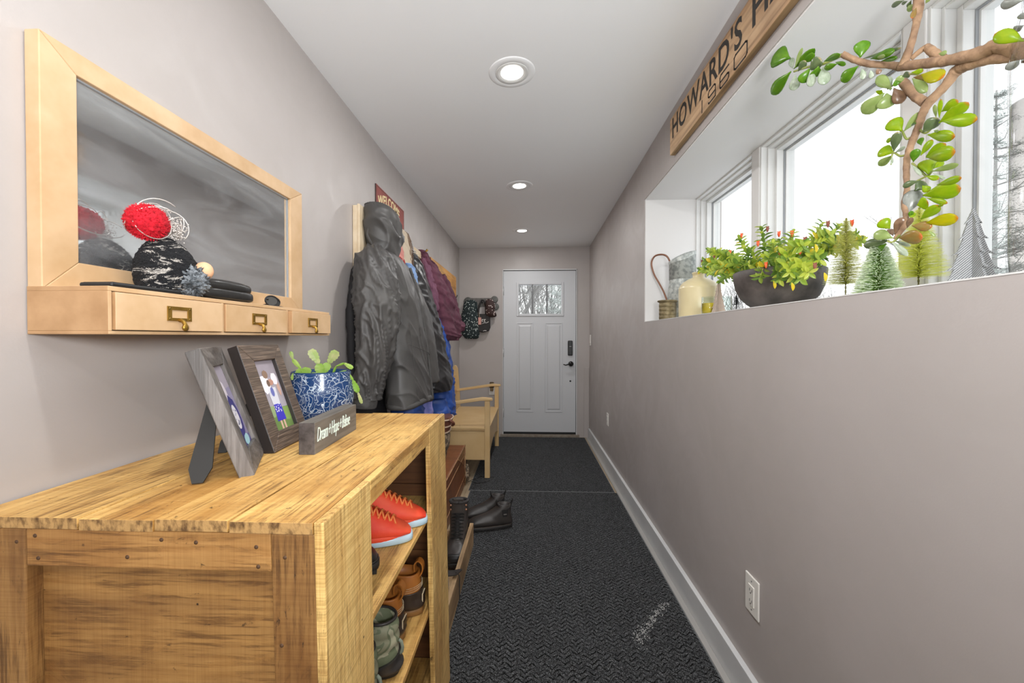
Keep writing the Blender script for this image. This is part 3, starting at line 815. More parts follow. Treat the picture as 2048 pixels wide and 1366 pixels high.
# ------------------------------------------------------------------ picture frames on the cabinet
TOPZ = 0.990
def frame(lbl, B, n, L, Hh, thick, rim, frmat, frmaty, side, pic, slot, leg):
    n = Vector((n[0], n[1], 0)).normalized(); w = Vector((-n.y, n.x, 0)); a = R(18.7)
    up = Vector((-n.x * math.sin(a), -n.y * math.sin(a), math.cos(a))); nn = Vector((n.x * math.cos(a), n.y * math.cos(a), math.sin(a)))
    B = Vector((B[0], B[1], TOPZ + 0.0005))
    t = thing('picture_frame', lbl, 'picture frame', B)
    P = lambda u, v, d: B + w * u + up * v + nn * d
    def bar(poly, m, d0, d1):
        q = MB(); q.prism(poly, P, d0, d1); return q.build('frame_bar', m, t, bevel=0.002)
    iu0, iu1, iv0, iv1 = rim[0], L - rim[1], rim[2], Hh - rim[3]
    bars = [bar([(0, 0), (iu0, iv0), (iu0, iv1), (0, Hh)], frmat, -thick, 0), bar([(L, 0), (L, Hh), (iu1, iv1), (iu1, iv0)], frmat, -thick, 0),
            bar([(0, Hh), (iu0, iv1), (iu1, iv1), (L, Hh)], frmaty, -thick, 0), bar([(0, 0), (L, 0), (iu1, iv0), (iu0, iv0)], frmaty, -thick, 0)]
    if side:
        for b_ in bars[:2]:
            b_.data.materials.append(side)
            for p in b_.data.polygons:
                if abs(p.normal.dot(w)) > 0.9: p.material_index = 1
    q = MB(); q.prism([(0.006, 0.006), (L - 0.006, 0.006), (L - 0.006, Hh - 0.006), (0.006, Hh - 0.006)], P, -thick - 0.001, -slot - 0.002); q.build('backing', M_BKBD, t)
    ph = MB(); mats = []; 
    for poly, colr, dd in pic(iu0, iu1, iv0, iv1):
        nm = 'print_' + colr
        mm = bpy.data.materials.get(nm) or mat(nm, colr, 0.35)
        mats.append((mm, len(ph.f)))
        ph.add([P(u, v, -slot + 0.0002 * dd) for u, v in poly], [tuple(range(len(poly)))])
    o = ph.build('photograph', [x[0] for x in mats], t)
    for i, p in enumerate(o.data.polygons): p.material_index = i
    # easel leg hinged behind
    q = MB()
    lw = leg[2]
    hp = Hh * leg[3]
    d = Vector((-n.x, -n.y, 0))
    top_c = P(leg[0], hp, -thick - 0.002); ft = Vector((leg[1][0], leg[1][1], TOPZ + 0.001))
    ax = (top_c - ft); sidev = Vector(leg[4]).normalized()
    pl = [ft - sidev * lw * 0.5, ft + sidev * lw * 0.42, ft + ax * 0.16 + sidev * lw, top_c + sidev * lw * 0.45, top_c - sidev * lw * 0.45, ft + ax * 0.16 - sidev * lw]
    tn = ax.cross(sidev).normalized() * 0.002
    q.add([p + tn for p in pl] + [p - tn for p in pl], [tuple(range(6)), tuple(range(11, 5, -1))] + [(i, (i + 1) % 6, 6 + (i + 1) % 6, 6 + i) for i in range(6)])
    q.build('easel_leg', M_BKBD, t)
    return t
def ell(cu, cv, ru, rv_, n=18, ph=0): return [(cu + ru * math.cos(2 * PI * k / n + ph), cv + rv_ * math.sin(2 * PI * k / n + ph)) for k in range(n)]
def blob(cu, cv, ru, rv_, s, n=22): return [(cu + ru * (1 + .25 * noise.noise(Vector((k * .9, s, 0)))) * math.cos(2 * PI * k / n), cv + rv_ * (1 + .25 * noise.noise(Vector((k * .9, s, 5)))) * math.sin(2 * PI * k / n)) for k in range(n)]
def rect(a, b_, c, d_): return [(a, c), (b_, c), (b_, d_), (a, d_)]
def pic1(a, b_, c, d_):
    w_, h_ = b_ - a, d_ - c; U = lambda x: a + x * w_; V = lambda y: c + y * h_
    L = [(rect(a - .002, b_ + .002, c - .002, d_ + .002), '8d86a6', 0), (rect(U(0), U(1), V(.72), V(1)), 'a79fae', 1), (rect(U(0), U(.4), V(.45), V(.8)), 'b5adc0', 2), (blob(U(.35), V(.66), w_ * .2, h_ * .17, 1), 'ddd6e2', 3),
         (blob(U(.52), V(.36), w_ * .36, h_ * .26, 3), '34307c', 4), (ell(U(.5), V(.36), w_ * .21, h_ * .155), 'e4e2ea', 5), (rect(U(0), U(1), V(0), V(.1)), '4f4a86', 3), (blob(U(.6), V(.06), w_ * .22, h_ * .07, 5), 'a9d5e0', 6)]
    r_ = random.Random(4)
    for i in range(16): L.append((ell(U(.5 + r_.uniform(-.14, .14)), V(.36 + r_.uniform(-.11, .11)), w_ * .018, h_ * .011, 6), '3b3880', 7))
    return L
def pic2(a, b_, c, d_):
    w_, h_ = b_ - a, d_ - c; U = lambda x: a + x * w_; V = lambda y: c + y * h_
    L = [(rect(a - .002, b_ + .002, c - .002, d_ + .002), 'a9a2ab', 0), (rect(U(0), U(1), V(.75), V(1)), '9b939c', 1), (rect(a - .002, b_ + .002, c - .002, V(.30)), '6f8a4c', 1), (blob(U(.2), V(.27), w_ * .3, h_ * .08, 8), '94a878', 2), (blob(U(.85), V(.2), w_ * .3, h_ * .1, 8), '84a055', 2),
         (rect(U(.40), U(.48), V(.0), V(.14)), 'd9b29c', 4), (rect(U(.55), U(.63), V(.0), V(.14)), 'd9b29c', 4),
         ([(U(.30), V(.12)), (U(.72), V(.12)), (U(.68), V(.36)), (U(.36), V(.36))], '4038b8', 5), ([(U(.34), V(.36)), (U(.68), V(.36)), (U(.70), V(.60)), (U(.32), V(.60))], 'd6d6de', 5), (blob(U(.5), V(.54), w_ * .08, h_ * .07, 2), '6a6fae', 6),
         (blob(U(.28), V(.66), w_ * .24, h_ * .13, 6), 'eceaf0', 5), (blob(U(.42), V(.80), w_ * .12, h_ * .06, 2), '8c7260', 6), (blob(U(.78), V(.72), w_ * .14, h_ * .09, 7), 'e8e4ea', 5), (blob(U(.56), V(.68), w_ * .13, h_ * .045, 3), 'b98a78', 6), (blob(U(.44), V(.67), w_ * .07, h_ * .05, 3), '6d5548', 7), (blob(U(.86), V(.58), w_ * .07, h_ * .12, 3), 'cba596', 4)]
    r_ = random.Random(4)
    for i in range(26): L.append((ell(U(.5 + r_.uniform(-.16, .16)), V(.30 + r_.uniform(-.06, .08)), w_ * .02, h_ * .01, 6), 'dfe0ee', 7))
    return L
frame('grey washed wood picture frame at left, leaning back on a black easel leg', (-0.553, 0.782), (0.876, 0.483), 0.191, 0.273, 0.026, (0.042, 0.045, 0.048, 0.042), WGREY, WGREYY, None, pic1, 0.008,
      (0.075, (-0.630, 0.733), 0.019, 0.62, (0.9, 0.42, 0)))
frame('dark brown rough-sawn picture frame with a photo of a child, beside the blue pot', (-0.612, 0.937), (0.997, 0.078), 0.18, 0.274, 0.026, (0.045, 0.040, 0.045, 0.042), WBRN, WBRN, M_FSIDE, pic2, 0.011,
      (0.09, (-0.738, 0.93), 0.018, 0.62, (0.9, 0.42, 0)))

t = thing('word_block', 'long dark wooden block with pale handwritten words, lying in front of the frames', 'block', (-0.53, 1.05, TOPZ))
A = Vector((-0.507, 0.924, 0)); Bv = Vector((-0.5215, 1.185, 0)); dirv = (Bv - A).normalized(); nrm = Vector((dirv.y, -dirv.x, 0)); Ln = (Bv - A).length
q = MB().obox(A + dirv * Ln / 2 - nrm * 0.019 + Vector((0, 0, TOPZ + 0.0387)), dirv * Ln / 2, nrm * 0.019, (0, 0, 0.0382))
o = q.build('block', [WBLOCK, WBLOCKL], t, bevel=0.0015)
for p in o.data.polygons:
    if p.normal.dot(nrm) > 0.9 or p.normal.z > 0.9: p.material_index = 1
q = MB(); text_mb(q, 'Dream + Hope + Believe', 0.040, lambda x, y, z: A + dirv * (0.010 + x) + nrm * (0.0008 + z) + Vector((0, 0, TOPZ + 0.028 + y * 1.25)), 0.0005, 0.82, 0.25, -0.0004, 0.60)
q.build('lettering', M_WHITEINK, t)

# blue pot --------------------------------------------------------
def potmat():
    m, nt, b = newmat('navy_embossed_glaze')
    co = coords(nt, (1, 1, 1), rand=False)
    L = nt.links
    nz = N(nt, 'TexNoise'); nz.inputs['Scale'].default_value = 26; nz.inputs['Detail'].default_value = 1; L.new(co, nz.inputs['Vector'])
    sc = N(nt, 'VectorMath', operation='SCALE'); sc.inputs['Scale'].default_value = 0.075; L.new(nz.outputs['Color'], sc.inputs[0])
    ad = N(nt, 'VectorMath', operation='ADD'); L.new(co, ad.inputs[0]); L.new(sc.outputs[0], ad.inputs[1])
    v = N(nt, 'TexVoronoi', feature='DISTANCE_TO_EDGE'); v.inputs['Scale'].default_value = 34; L.new(ad.outputs[0], v.inputs['Vector'])
    v2 = N(nt, 'TexVoronoi'); v2.inputs['Scale'].default_value = 30; L.new(ad.outputs[0], v2.inputs['Vector'])
    pg = N(nt, 'Math', operation='PINGPONG'); pg.inputs[1].default_value = 0.14; L.new(v2.outputs['Distance'], pg.inputs[0])
    e1 = ramp(nt, v.outputs['Distance'], [(0.012, 'ffffff'), (0.045, '000000')])
    e2 = ramp(nt, pg.outputs[0], [(0.004, 'ffffff'), (0.022, '000000')])
    mx = N(nt, 'Mix', data_type='RGBA', blend_type='LIGHTEN'); mx.inputs[0].default_value = 1; L.new(e1, mx.inputs[6]); L.new(e2, mx.inputs[7])
    L.new(mixc(nt, mx.outputs[2], '1d3c6a', 'b9c7d6'), b.inputs['Base Color'])
    b.inputs['Roughness'].default_value = 0.18
    bump(nt, b, mx.outputs[2], 0.6, 0.0015)
    return m
M_POT = potmat(); M_NAVY = mat('navy_glaze', '24416a', 0.2); M_SOIL = mat('potting_soil', '33291f', 0.95, bscale=120, bstr=0.8, bdist=0.005)
PC = (-0.676, 1.275)
t = thing('plant_pot', 'round navy blue pot with white embossed flowers, holding a small holiday cactus', 'plant pot', (PC[0], PC[1], TOPZ))
q = MB(); q.lathe([(0.070, 0.014), (0.082, 0.020), (0.094, 0.05), (0.099, 0.085), (0.097, 0.12), (0.090, 0.155), (0.089, 0.166)], (PC[0], PC[1], TOPZ), 64, cap1=False); q.build('pot', M_POT, t)
q = MB(); q.lathe([(0.089, 0.166), (0.086, 0.170), (0.083, 0.166), (0.083, 0.125)], (PC[0], PC[1], TOPZ), 64, cap0=False, cap1=False); q.build('rim', M_NAVY, t)
q = MB(); q.lathe([(0.070, 0.0), (0.082, 0.004), (0.094, 0.028), (0.0925, 0.030), (0.080, 0.010), (0.01, 0.009)], (PC[0], PC[1], TOPZ), 64); q.build('saucer', mat('grey_blue_glaze', '5d6880', 0.3), t)
q = MB(); q.lathe([(0.083, 0.140), (0.04, 0.146), (0.002, 0.148)], (PC[0], PC[1], TOPZ), 32, cap0=False); q.build('soil', M_SOIL, t)
def leafmat(name, col, col2, tr=0.5, rough=0.4, nscale=25, rim=None):
    m = bpy.data.materials.new(name); m.use_nodes = True; nt = m.node_tree; b = nt.nodes['Principled BSDF']
    co = coords(nt, (1, 1, 1)); n = noi(nt, co, nscale, 3)
    c = ramp(nt, n, [(0.35, col), (0.68, col2)])
    nt.links.new(c, b.inputs['Base Color']); b.inputs['Roughness'].default_value = rough
    t_ = N(nt, 'BsdfTranslucent'); nt.links.new(c, t_.inputs[0])
    mx = N(nt, 'MixShader'); mx.inputs[0].default_value = tr
    out = nt.nodes['Material Output']
    nt.links.new(b.outputs[0], mx.inputs[1]); nt.links.new(t_.outputs[0], mx.inputs[2]); nt.links.new(mx.outputs[0], out.inputs[0])
    m.diffuse_color = lin(col)
    return m
M_CACT = leafmat('cactus_green', '8ab840', 'b4cc6c', 0.35)
M_CACT2 = leafmat('cactus_pale', 'a8c070', 'd4d0a0', 0.35)
def segment(p0, p1, wd, nrm, m, par):
    p0, p1 = Vector(p0), Vector(p1); d = p1 - p0; L = d.length; d.normalize(); s_ = d.cross(Vector(nrm)).normalized(); n_ = s_.cross(d)
    out = []
    prof = [(0, .18), (.1, .5), (.2, .62), (.26, .52), (.38, .85), (.46, .75), (.6, 1.0), (.68, .84), (.82, .95), (.9, .7), (1, .55)]
    q = MB(); rings = []
    for f, w_ in prof:
        c = p0 + d * L * f
        hw = wd * w_ * 0.5
        rings.append([c + s_ * hw, c + n_ * 0.0022, c - s_ * hw, c - n_ * 0.0022])
    q.loft(rings, True, True, False)
    return q.build('cactus_segment', m, par)
# positions follow the arching pads above the rim
z = TOPZ + 0.15
K = [((-.665, 1.25, z), (-.668, 1.245, z + .045), .030, 0), ((-.668, 1.245, z + .045), (-.690, 1.235, z + .09), .030, 1), ((-.665, 1.26, z + .01), (-.650, 1.27, z + .045), .028, 0), ((-.650, 1.27, z + .045), (-.622, 1.27, z + .085), .032, 1),
     ((-.72, 1.22, z), (-.712, 1.22, z + .03), .028, 0), ((-.712, 1.22, z + .03), (-.735, 1.215, z + .06), .014, 0), ((-.735, 1.215, z + .06), (-.742, 1.215, z + .085), .012, 1), ((-.70, 1.215, z), (-.688, 1.215, z + .035), .030, 0), ((-.70, 1.205, z), (-.73, 1.20, z + .012), .028, 0), ((-.67, 1.21, z), (-.655, 1.205, z + .018), .026, 0),
     ((-.64, 1.27, z), (-.625, 1.27, z + .035), .008, 0), ((-.625, 1.27, z + .035), (-.60, 1.275, z + .045), .008, 0), ((-.60, 1.275, z + .045), (-.572, 1.275, z + .028), .016, 0),
     ((-.62, 1.28, z + .015), (-.597, 1.285, z + .018), .008, 0), ((-.597, 1.285, z + .018), (-.578, 1.29, z - .012), .010, 0), ((-.578, 1.29, z - .012), (-.564, 1.295, z - .052), .020, 0), ((-.564, 1.295, z - .052), (-.553, 1.30, z - .09), .012, 1)]
for a, b_, w_, c in K: segment(a, b_, w_, (0.5, -0.8, 0.2), (M_CACT, M_CACT2)[c], t)

# ------------------------------------------------------------------ shoes
def shoe_mesh(st, n=30, ex=2.5, disp=None, inner=True):
    """st: stations (bx, bz, tx, tz, halfwidth) from the collar down the heel and out to the toe"""
    keys = catmull(st, 6)
    q = MB(); rings = []
    for i, (bx_, bz, tx, tz, w) in enumerate(keys):
        c = Vector(((bx_ + tx) / 2, 0, (bz + tz) / 2)); a = Vector(((tx - bx_) / 2, 0, (tz - bz) / 2))
        ring = []
        for k in range(n):
            an = 2 * PI * k / n
            ca, sa = math.cos(an), math.sin(an)
            p = c + a * math.copysign(abs(ca) ** (2 / ex), ca) + Vector((0, w * math.copysign(abs(sa) ** (2 / ex), sa), 0))
            if disp: p = p + disp(p, i)
            ring.append(p)
        rings.append(ring)
    if inner:
        r0 = rings[0]; c0 = sum(r0, Vector()) / n
        ins = [[c0 + (p - c0) * 1.0 + Vector((0, 0, 0.004)) for p in r0]] if False else []
        r1 = [c0 + (p - c0) * 0.86 + Vector((0, 0, 0.001)) for p in r0]
        r2 = [c0 + (p - c0) * 0.80 + Vector((0.004, 0, -0.03)) for p in r0]
        r3 = [c0 + (p - c0) * 0.70 + Vector((0.01, 0, -0.055)) for p in r0]
        rings = [r3, r2, r1] + rings
    q.loft(rings, True, True)
    return q
def sole_mesh(L, w, z0, z1, flare=0.004, heel=0.75, n=40, arch=0.0, lug=0, xoff=0):
    def hw(u):  # u 0..1 heel to toe
        return w * (0.80 + 0.2 * math.sin((u - .25) * PI * 1.1)) if u > .0 else w
    pts = []
    for k in range(n):
        a = 2 * PI * k / n
        u = 0.5 - 0.5 * math.cos(a)
        prof = heel + (1 - heel) * (1 / (1 + math.exp(-(u - .5) * 9)))
        y = math.copysign(abs(math.sin(a)) ** 0.62, math.sin(a)) * w * prof
        pts.append((xoff + L * u, y))
    q = MB(); rings = []
    for z, g in ((z0, -0.003), (z0 + 0.003, 0), (z0 * .3 + z1 * .7, 0.0), (z1, -flare)):
        rings.append([Vector((x + (g if x > xoff + L / 2 else -g) , y * (1 + g / w), z + (lug * 0.0))) for x, y in pts])
    q.loft(rings)
    if lug:
        for i in range(lug):
            u = (i + .5) / lug
            for s_ in (-1, 1):
                prof = (heel + (1 - heel) * (1 / (1 + math.exp(-(u - .5) * 9)))) * math.sqrt(max(0.0, 1 - (2 * u - 1) ** 4))
                q.box(xoff + L * u - L / lug * .3, xoff + L * u + L / lug * .3, s_ * w * prof - 0.006, s_ * w * prof + 0.004 * 0.4, z0 - 0.004, z0 + 0.006)
    return q
def shoe_root(lbl, loc, rz, name='shoe', cat='shoe', group=None):
    t = thing(name, lbl, cat, loc, rz, group)
    ORG[t.name] = Vector()
    return t
M_RUB = mat('black_rubber', '1d1c1b', 0.38, bscale=20, bstr=0.08, col2='262321', nscale=12)
M_RUBM = mat('matte_black_rubber', '302d2b', 0.4, col2='3c3734', nscale=9, bscale=25, bstr=0.1)
M_LEA = mat('black_boot_leather', '3a3431', 0.38, bscale=60, bstr=0.2, col2='46403c')
M_SOLE = mat('dark_sole_rubber', '211f1e', 0.6)
M_DARKIN = mat('dark_lining', '121111', 0.9)
M_LACE = mat('black_lace', '1a1817', 0.8)
M_TAN = mat('tan_leather', 'b4702e', 0.45, col2='9c5c22', nscale=10, bscale=60, bstr=0.15)
M_BRNRUB = mat('brown_rubber', '3c3028', 0.35, col2='33281f', nscale=8)
M_GUM = mat('gum_sole', '8a6234', 0.55)
M_STITCH = mat('cream_stitching', 'dccaa8', 0.7)
M_RED1 = mat('coral_red_knit', 'ee3a24', 0.6, col2='f25a35', nscale=12, bscale=220, bstr=0.25)
M_RED2 = mat('bright_red_synthetic', 'e3201a', 0.5, bscale=150, bstr=0.15)
M_ORL = mat('orange_lace', 'f58a4a', 0.7)
M_ICE = mat('pale_blue_sole', 'b9d3e0', 0.35)
def camo():
    m, nt, b = newmat('camouflage_nylon'); co = coords(nt, (1, 1, 1), rand=False); n = noi(nt, co, 14, 2, 0.4, 1.2)
    r_ = N(nt, 'ValToRGB'); r_.color_ramp.interpolation = 'CONSTANT'
    cr_ = r_.color_ramp
    for _ in range(2): cr_.elements.new(0.5)
    for e_, (p, c) in zip(cr_.elements, ((0, '8b8a70'), (0.44, '6c7358'), (0.53, 'a6a288'), (0.62, '54564a'))): e_.position = p; e_.color = lin(c)
    nt.links.new(n, r_.inputs[0]); nt.links.new(r_.outputs[0], b.inputs['Base Color']); b.inputs['Roughness'].default_value = 0.6
    bump(nt, b, noi(nt, co, 40, 3), 0.3, 0.004); return m
M_CAMO = camo()

def red_sneaker(lbl, loc, rz):
    t = shoe_root(lbl, loc, rz, 'sneaker', 'sneaker', 'red sneakers on the upper shelf')
    L = 0.215
    st = [(-0.002, 0.105, 0.062, 0.125, 0.026), (0.0, 0.085, 0.072, 0.112, 0.029), (-0.002, 0.055, 0.095, 0.10, 0.032), (0.004, 0.02, 0.125, 0.082, 0.036), (0.06, 0.016, 0.155, 0.066, 0.040), (0.12, 0.016, 0.182, 0.050, 0.040), (0.17, 0.016, 0.202, 0.036, 0.034), (0.206, 0.018, 0.212, 0.024, 0.020)]
    shoe_mesh(st).build('upper', M_RED1, t, False)
    sole_mesh(L + 0.006, 0.043, 0.0, 0.020, 0.003, 0.8, xoff=-0.004).build('outsole', M_ICE, t, False)
    q = sole_mesh(L - 0.012, 0.0425, 0.012, 0.030, 0.004, 0.8, xoff=0.0); q.build('midsole', M_RED1, t, False)
    q = MB()
    for i in range(6):
        f = i / 5; x = 0.085 + 0.075 * f; z = 0.107 - 0.044 * f
        q.tube([(x - 0.006, -0.020 - 0.004 * f, z - 0.008), (x, -0.010, z + 0.003), (x + 0.004, 0.010, z + 0.003), (x + 0.010, 0.022, z - 0.008)], 0.0028, 6)
        q.tube([(x + 0.010, -0.022, z - 0.010), (x + 0.003, 0, z + 0.006), (x - 0.006, 0.020, z - 0.008)], 0.0026, 6)
    q.build('laces', M_ORL, t, False, kind='stuff')
    q = MB()
    for i in range(7):
        x = 0.035 + i * 0.0085
        for s_ in (-1, 1): q.tube([(x - 0.01, s_ * 0.036, 0.074 - i * .002), (x + 0.001, s_ * 0.0395, 0.055), (x + 0.002, s_ * 0.0415, 0.034)], 0.0022, 6)
    q.build('side_ribs', mat('red_side_rib', 'f76a3f', 0.5) if 'red_side_rib' not in bpy.data.materials else bpy.data.materials['red_side_rib'], t, False, kind='stuff')
    q = MB(); q.loft([[(x, y, z) for x, z, y in ((0.050, 0.110, -0.018), (0.050, 0.110, 0.018), (0.058, 0.118, 0.018), (0.058, 0.118, -0.018))], [(x, y, z) for x, z, y in ((0.036, 0.150, -0.016), (0.036, 0.150, 0.016), (0.042, 0.153, 0.016), (0.042, 0.153, -0.016))]], True, True, False)
    q.build('tongue', M_RED2, t, False, bevel=0.004)
    q = MB(); q.tube([(0.004, -0.0345, 0.070), (0.045, -0.030, 0.092), (0.066, 0.0, 0.121), (0.045, 0.030, 0.092), (0.004, 0.0345, 0.070)], 0.008, 8); q.build('ankle_strap', M_RED2, t, False)
    return t
S1, S2 = 0.7005, 0.4055
red_sneaker('coral red kids sneaker with orange laces, nearer of the pair on the upper cabinet shelf', (-0.536, 1.052, S1 + 0.001), R(18))
red_sneaker('red kids sneaker behind its mate, deeper in the upper cabinet shelf', (-0.520, 1.155, S1 + 0.001), R(17))

t = shoe_root('black rubber shoe showing only its round toe on the upper cabinet shelf', (-0.618, 0.905, S1 + 0.004), R(14))
t.scale = (0.96, 0.92, 0.86)
st = [(-0.002, 0.10, 0.07, 0.12, 0.030), (0.0, 0.06, 0.11, 0.10, 0.036), (0.006, 0.02, 0.16, 0.082, 0.042), (0.10, 0.02, 0.20, 0.066, 0.046), (0.17, 0.02, 0.235, 0.056, 0.046), (0.22, 0.02, 0.252, 0.044, 0.036), (0.256, 0.022, 0.262, 0.030, 0.018)]
shoe_mesh(st).build('upper', M_RUB, t, False)
sole_mesh(0.272, 0.050, 0.0, 0.022, 0.002, 0.8, xoff=-0.004, lug=14).build('sole', M_SOLE, t, False)
q = sole_mesh(0.268, 0.0485, 0.022, 0.027, 0.002, 0.8, xoff=-0.002); q.build('rand', M_RUBM, t, False)

def duck_boot(lbl, loc, rz):
    t = shoe_root(lbl, loc, rz, 'duck_boot', 'boot', 'tan leather and rubber boots on the lower shelf')
    st = [(0.006, 0.125, 0.095, 0.130, 0.034), (0.004, 0.10, 0.105, 0.122, 0.038), (0.002, 0.075, 0.13, 0.115, 0.040), (0.004, 0.04, 0.165, 0.098, 0.042), (0.10, 0.03, 0.20, 0.080, 0.044), (0.18, 0.03, 0.235, 0.064, 0.043), (0.235, 0.03, 0.262, 0.048, 0.034), (0.264, 0.032, 0.270, 0.038, 0.018)]
    shoe_mesh(st, 36).build('leather_upper', M_TAN, t, False)
    lo = [(-0.003, 0.076, 0.14, 0.070, 0.0425), (-0.004, 0.055, 0.19, 0.060, 0.045), (-0.003, 0.02, 0.23, 0.055, 0.047), (0.10, 0.012, 0.255, 0.050, 0.0475), (0.19, 0.012, 0.270, 0.044, 0.044), (0.25, 0.012, 0.275, 0.032, 0.032), (0.272, 0.014, 0.279, 0.022, 0.018)]
    shoe_mesh(lo, 36, 2.6, None, False).build('rubber_shell', M_BRNRUB, t, False)
    sole_mesh(0.285, 0.049, 0.0, 0.020, 0.002, 0.85, xoff=-0.006).build('sole', M_GUM, t, False)
    for j in range(3):
        q = MB(); z0 = 0.079 + j * 0.006
        pts = []
        for k in range(46):
            a = -PI * 0.62 + (PI * 1.24) * k / 45 + PI
            x = 0.048 + 0.0495 * math.cos(a); y = 0.0425 * math.sin(a)
            pts.append(Vector((x if x < 0.048 else 0.048 + (x - 0.048) * 2.0, y, z0 - 0.004 * math.cos(a))))
        for k in range(0, 45, 1):
            a_, b_ = pts[k], pts[k].lerp(pts[k + 1], 0.62)
            q.tube([a_, b_], 0.0009, 4)
        q.build('stitching', M_STITCH, t, False, kind='stuff')
    q = MB(); q.loft([[(-0.0075, y, 0.038) for y in (-0.016, 0.016)] + [(-0.0075, y, 0.062) for y in (0.016, -0.016)], [(-0.0045, y, 0.038) for y in (-0.016, 0.016)] + [(-0.0045, y, 0.062) for y in (0.016, -0.016)]], True, True, False)
    lb = q.build('heel_label', M_STITCH, t, False)
    q = MB(); q.loft([[(-0.0080, y, 0.040) for y in (-0.0145, 0.0145)] + [(-0.0080, y, 0.060) for y in (0.0145, -0.0145)], [(-0.0074, y, 0.040) for y in (-0.0145, 0.0145)] + [(-0.0074, y, 0.060) for y in (0.0145, -0.0145)]], True, True, False)
    for i in range(4): q.box(-0.0086, -0.0082, -0.011 + i * .0058, -0.0075 + i * .0058, 0.051, 0.056)
    q.build('label_field', M_BRNRUB, lb, False)
    q = MB(); pts = [(0.008, 0, 0.112), (-0.004, 0, 0.128), (-0.004, 0, 0.150), (0.008, 0, 0.162), (0.020, 0, 0.152), (0.020, 0, 0.130)]
    pts = [tuple(p) for p in catmull(pts, 5)]
    rings = []
    for i, p in enumerate(pts):
        nx = Vector(pts[min(i + 1, len(pts) - 1)]) - Vector(pts[max(i - 1, 0)]); nx.normalize(); nv = Vector((nx.z, 0, -nx.x)) * 0.0018
        rings.append([Vector(p) + nv + Vector((0, 0.012, 0)), Vector(p) + nv - Vector((0, 0.012, 0)), Vector(p) - nv - Vector((0, 0.012, 0)), Vector(p) - nv + Vector((0, 0.012, 0))])
    q.loft(rings, True, True, False); q.build('pull_loop', M_TAN, t, False)
    return t
duck_boot('tan leather duck boot with brown rubber bottom, farther one on the lower cabinet shelf', (-0.338, 1.240, S2 + 0.001), R(182))
duck_boot('tan leather duck boot between its mate and the camouflage shoe on the lower cabinet shelf', (-0.362, 1.122, S2 + 0.001), R(178))

def camo_shoe(lbl, loc, rz):
    t = shoe_root(lbl, loc, rz, 'quilted_shoe', 'shoe', 'quilted camouflage shoes on the lower shelf')
    def dsp(p, i):
        f = abs(math.sin(p.z * PI / 0.034)) ** 0.5
        return Vector((0, 0, 0)) if i == 0 else Vector((-0.006 * (1 - f) * (-1 if p.x < 0.05 else 0.3), -0.005 * (1 - f) * math.copysign(1, p.y) if abs(p.y) > 0.01 else 0, 0)) * (1 if p.z > 0.035 else 0.2)
    st = [(0.004, 0.140, 0.085, 0.142, 0.034), (-0.002, 0.12, 0.095, 0.135, 0.039), (-0.004, 0.085, 0.115, 0.122, 0.042), (-0.002, 0.05, 0.15, 0.10, 0.043), (0.004, 0.02, 0.185, 0.082, 0.044), (0.12, 0.018, 0.225, 0.064, 0.045), (0.20, 0.018, 0.250, 0.048, 0.040), (0.252, 0.02, 0.262, 0.030, 0.020)]
    shoe_mesh(st, 40, 2.4, dsp).build('quilted_upper', M_CAMO, t, False)
    q = MB(); rr = [(0.004 + 0.0405 + 0.0405 * math.cos(a), 0.034 * math.sin(a), 0.142 + 0.001 * math.cos(a)) for a in [2 * PI * k / 28 for k in range(29)]]
    q.tube(rr, 0.004, 8); q.build('collar', M_RUBM, t, False)
    lo = [(-0.006, 0.050, 0.06, 0.03, 0.040), (-0.007, 0.035, 0.12, 0.028, 0.0455), (-0.005, 0.012, 0.20, 0.026, 0.047), (0.12, 0.010, 0.25, 0.030, 0.047), (0.22, 0.010, 0.266, 0.034, 0.038), (0.262, 0.012, 0.270, 0.026, 0.018)]
    shoe_mesh(lo, 36, 2.6, None, False).build('rubber_rand', M_RUBM, t, False)
    sole_mesh(0.276, 0.048, 0.0, 0.018, 0.002, 0.85, xoff=-0.007).build('sole', M_SOLE, t, False)
    MB().tube([(-0.003, -0.003, 0.080), (-0.010, -0.003, 0.074), (-0.013, -0.003, 0.060), (-0.011, -0.003, 0.048), (-0.006, -0.003, 0.044)], 0.0042, 8).build('heel_tab', mat('grey_green_webbing', '7b8272', 0.8) if 'grey_green_webbing' not in bpy.data.materials else bpy.data.materials['grey_green_webbing'], t, False)
    return t
camo_shoe('green camouflage quilted shoe, fully seen one of the pair on the lower cabinet shelf', (-0.340, 1.012, S2 + 0.001), R(180))
camo_shoe('camouflage quilted shoe half hidden behind the cabinet front post', (-0.355, 0.900, S2 + 0.001), R(176))

# tray and boots on the floor --------------------------------------
tr = thing('shoe_tray', 'low pale wooden tray rail beyond the cabinet with boots standing in it', 'tray', (-0.5, 1.95, 0))
MB().box(-0.358, -0.336, 1.46, 2.407, 0.0, 0.140).build('front_board', WTRAY, tr, bevel=0.002)
MB().box(-0.875, -0.358, 2.385, 2.407, 0.0, 0.10).build('end_board', WTRAY, tr, bevel=0.002)
MB().box(-0.875, -0.358, 1.462, 1.482, 0.0, 0.10).build('end_board', WTRAY, tr, bevel=0.002)
MB().box(-0.88, -0.358, 1.482, 2.385, 0.0, 0.010).build('bottom_board', WTRAY, tr)

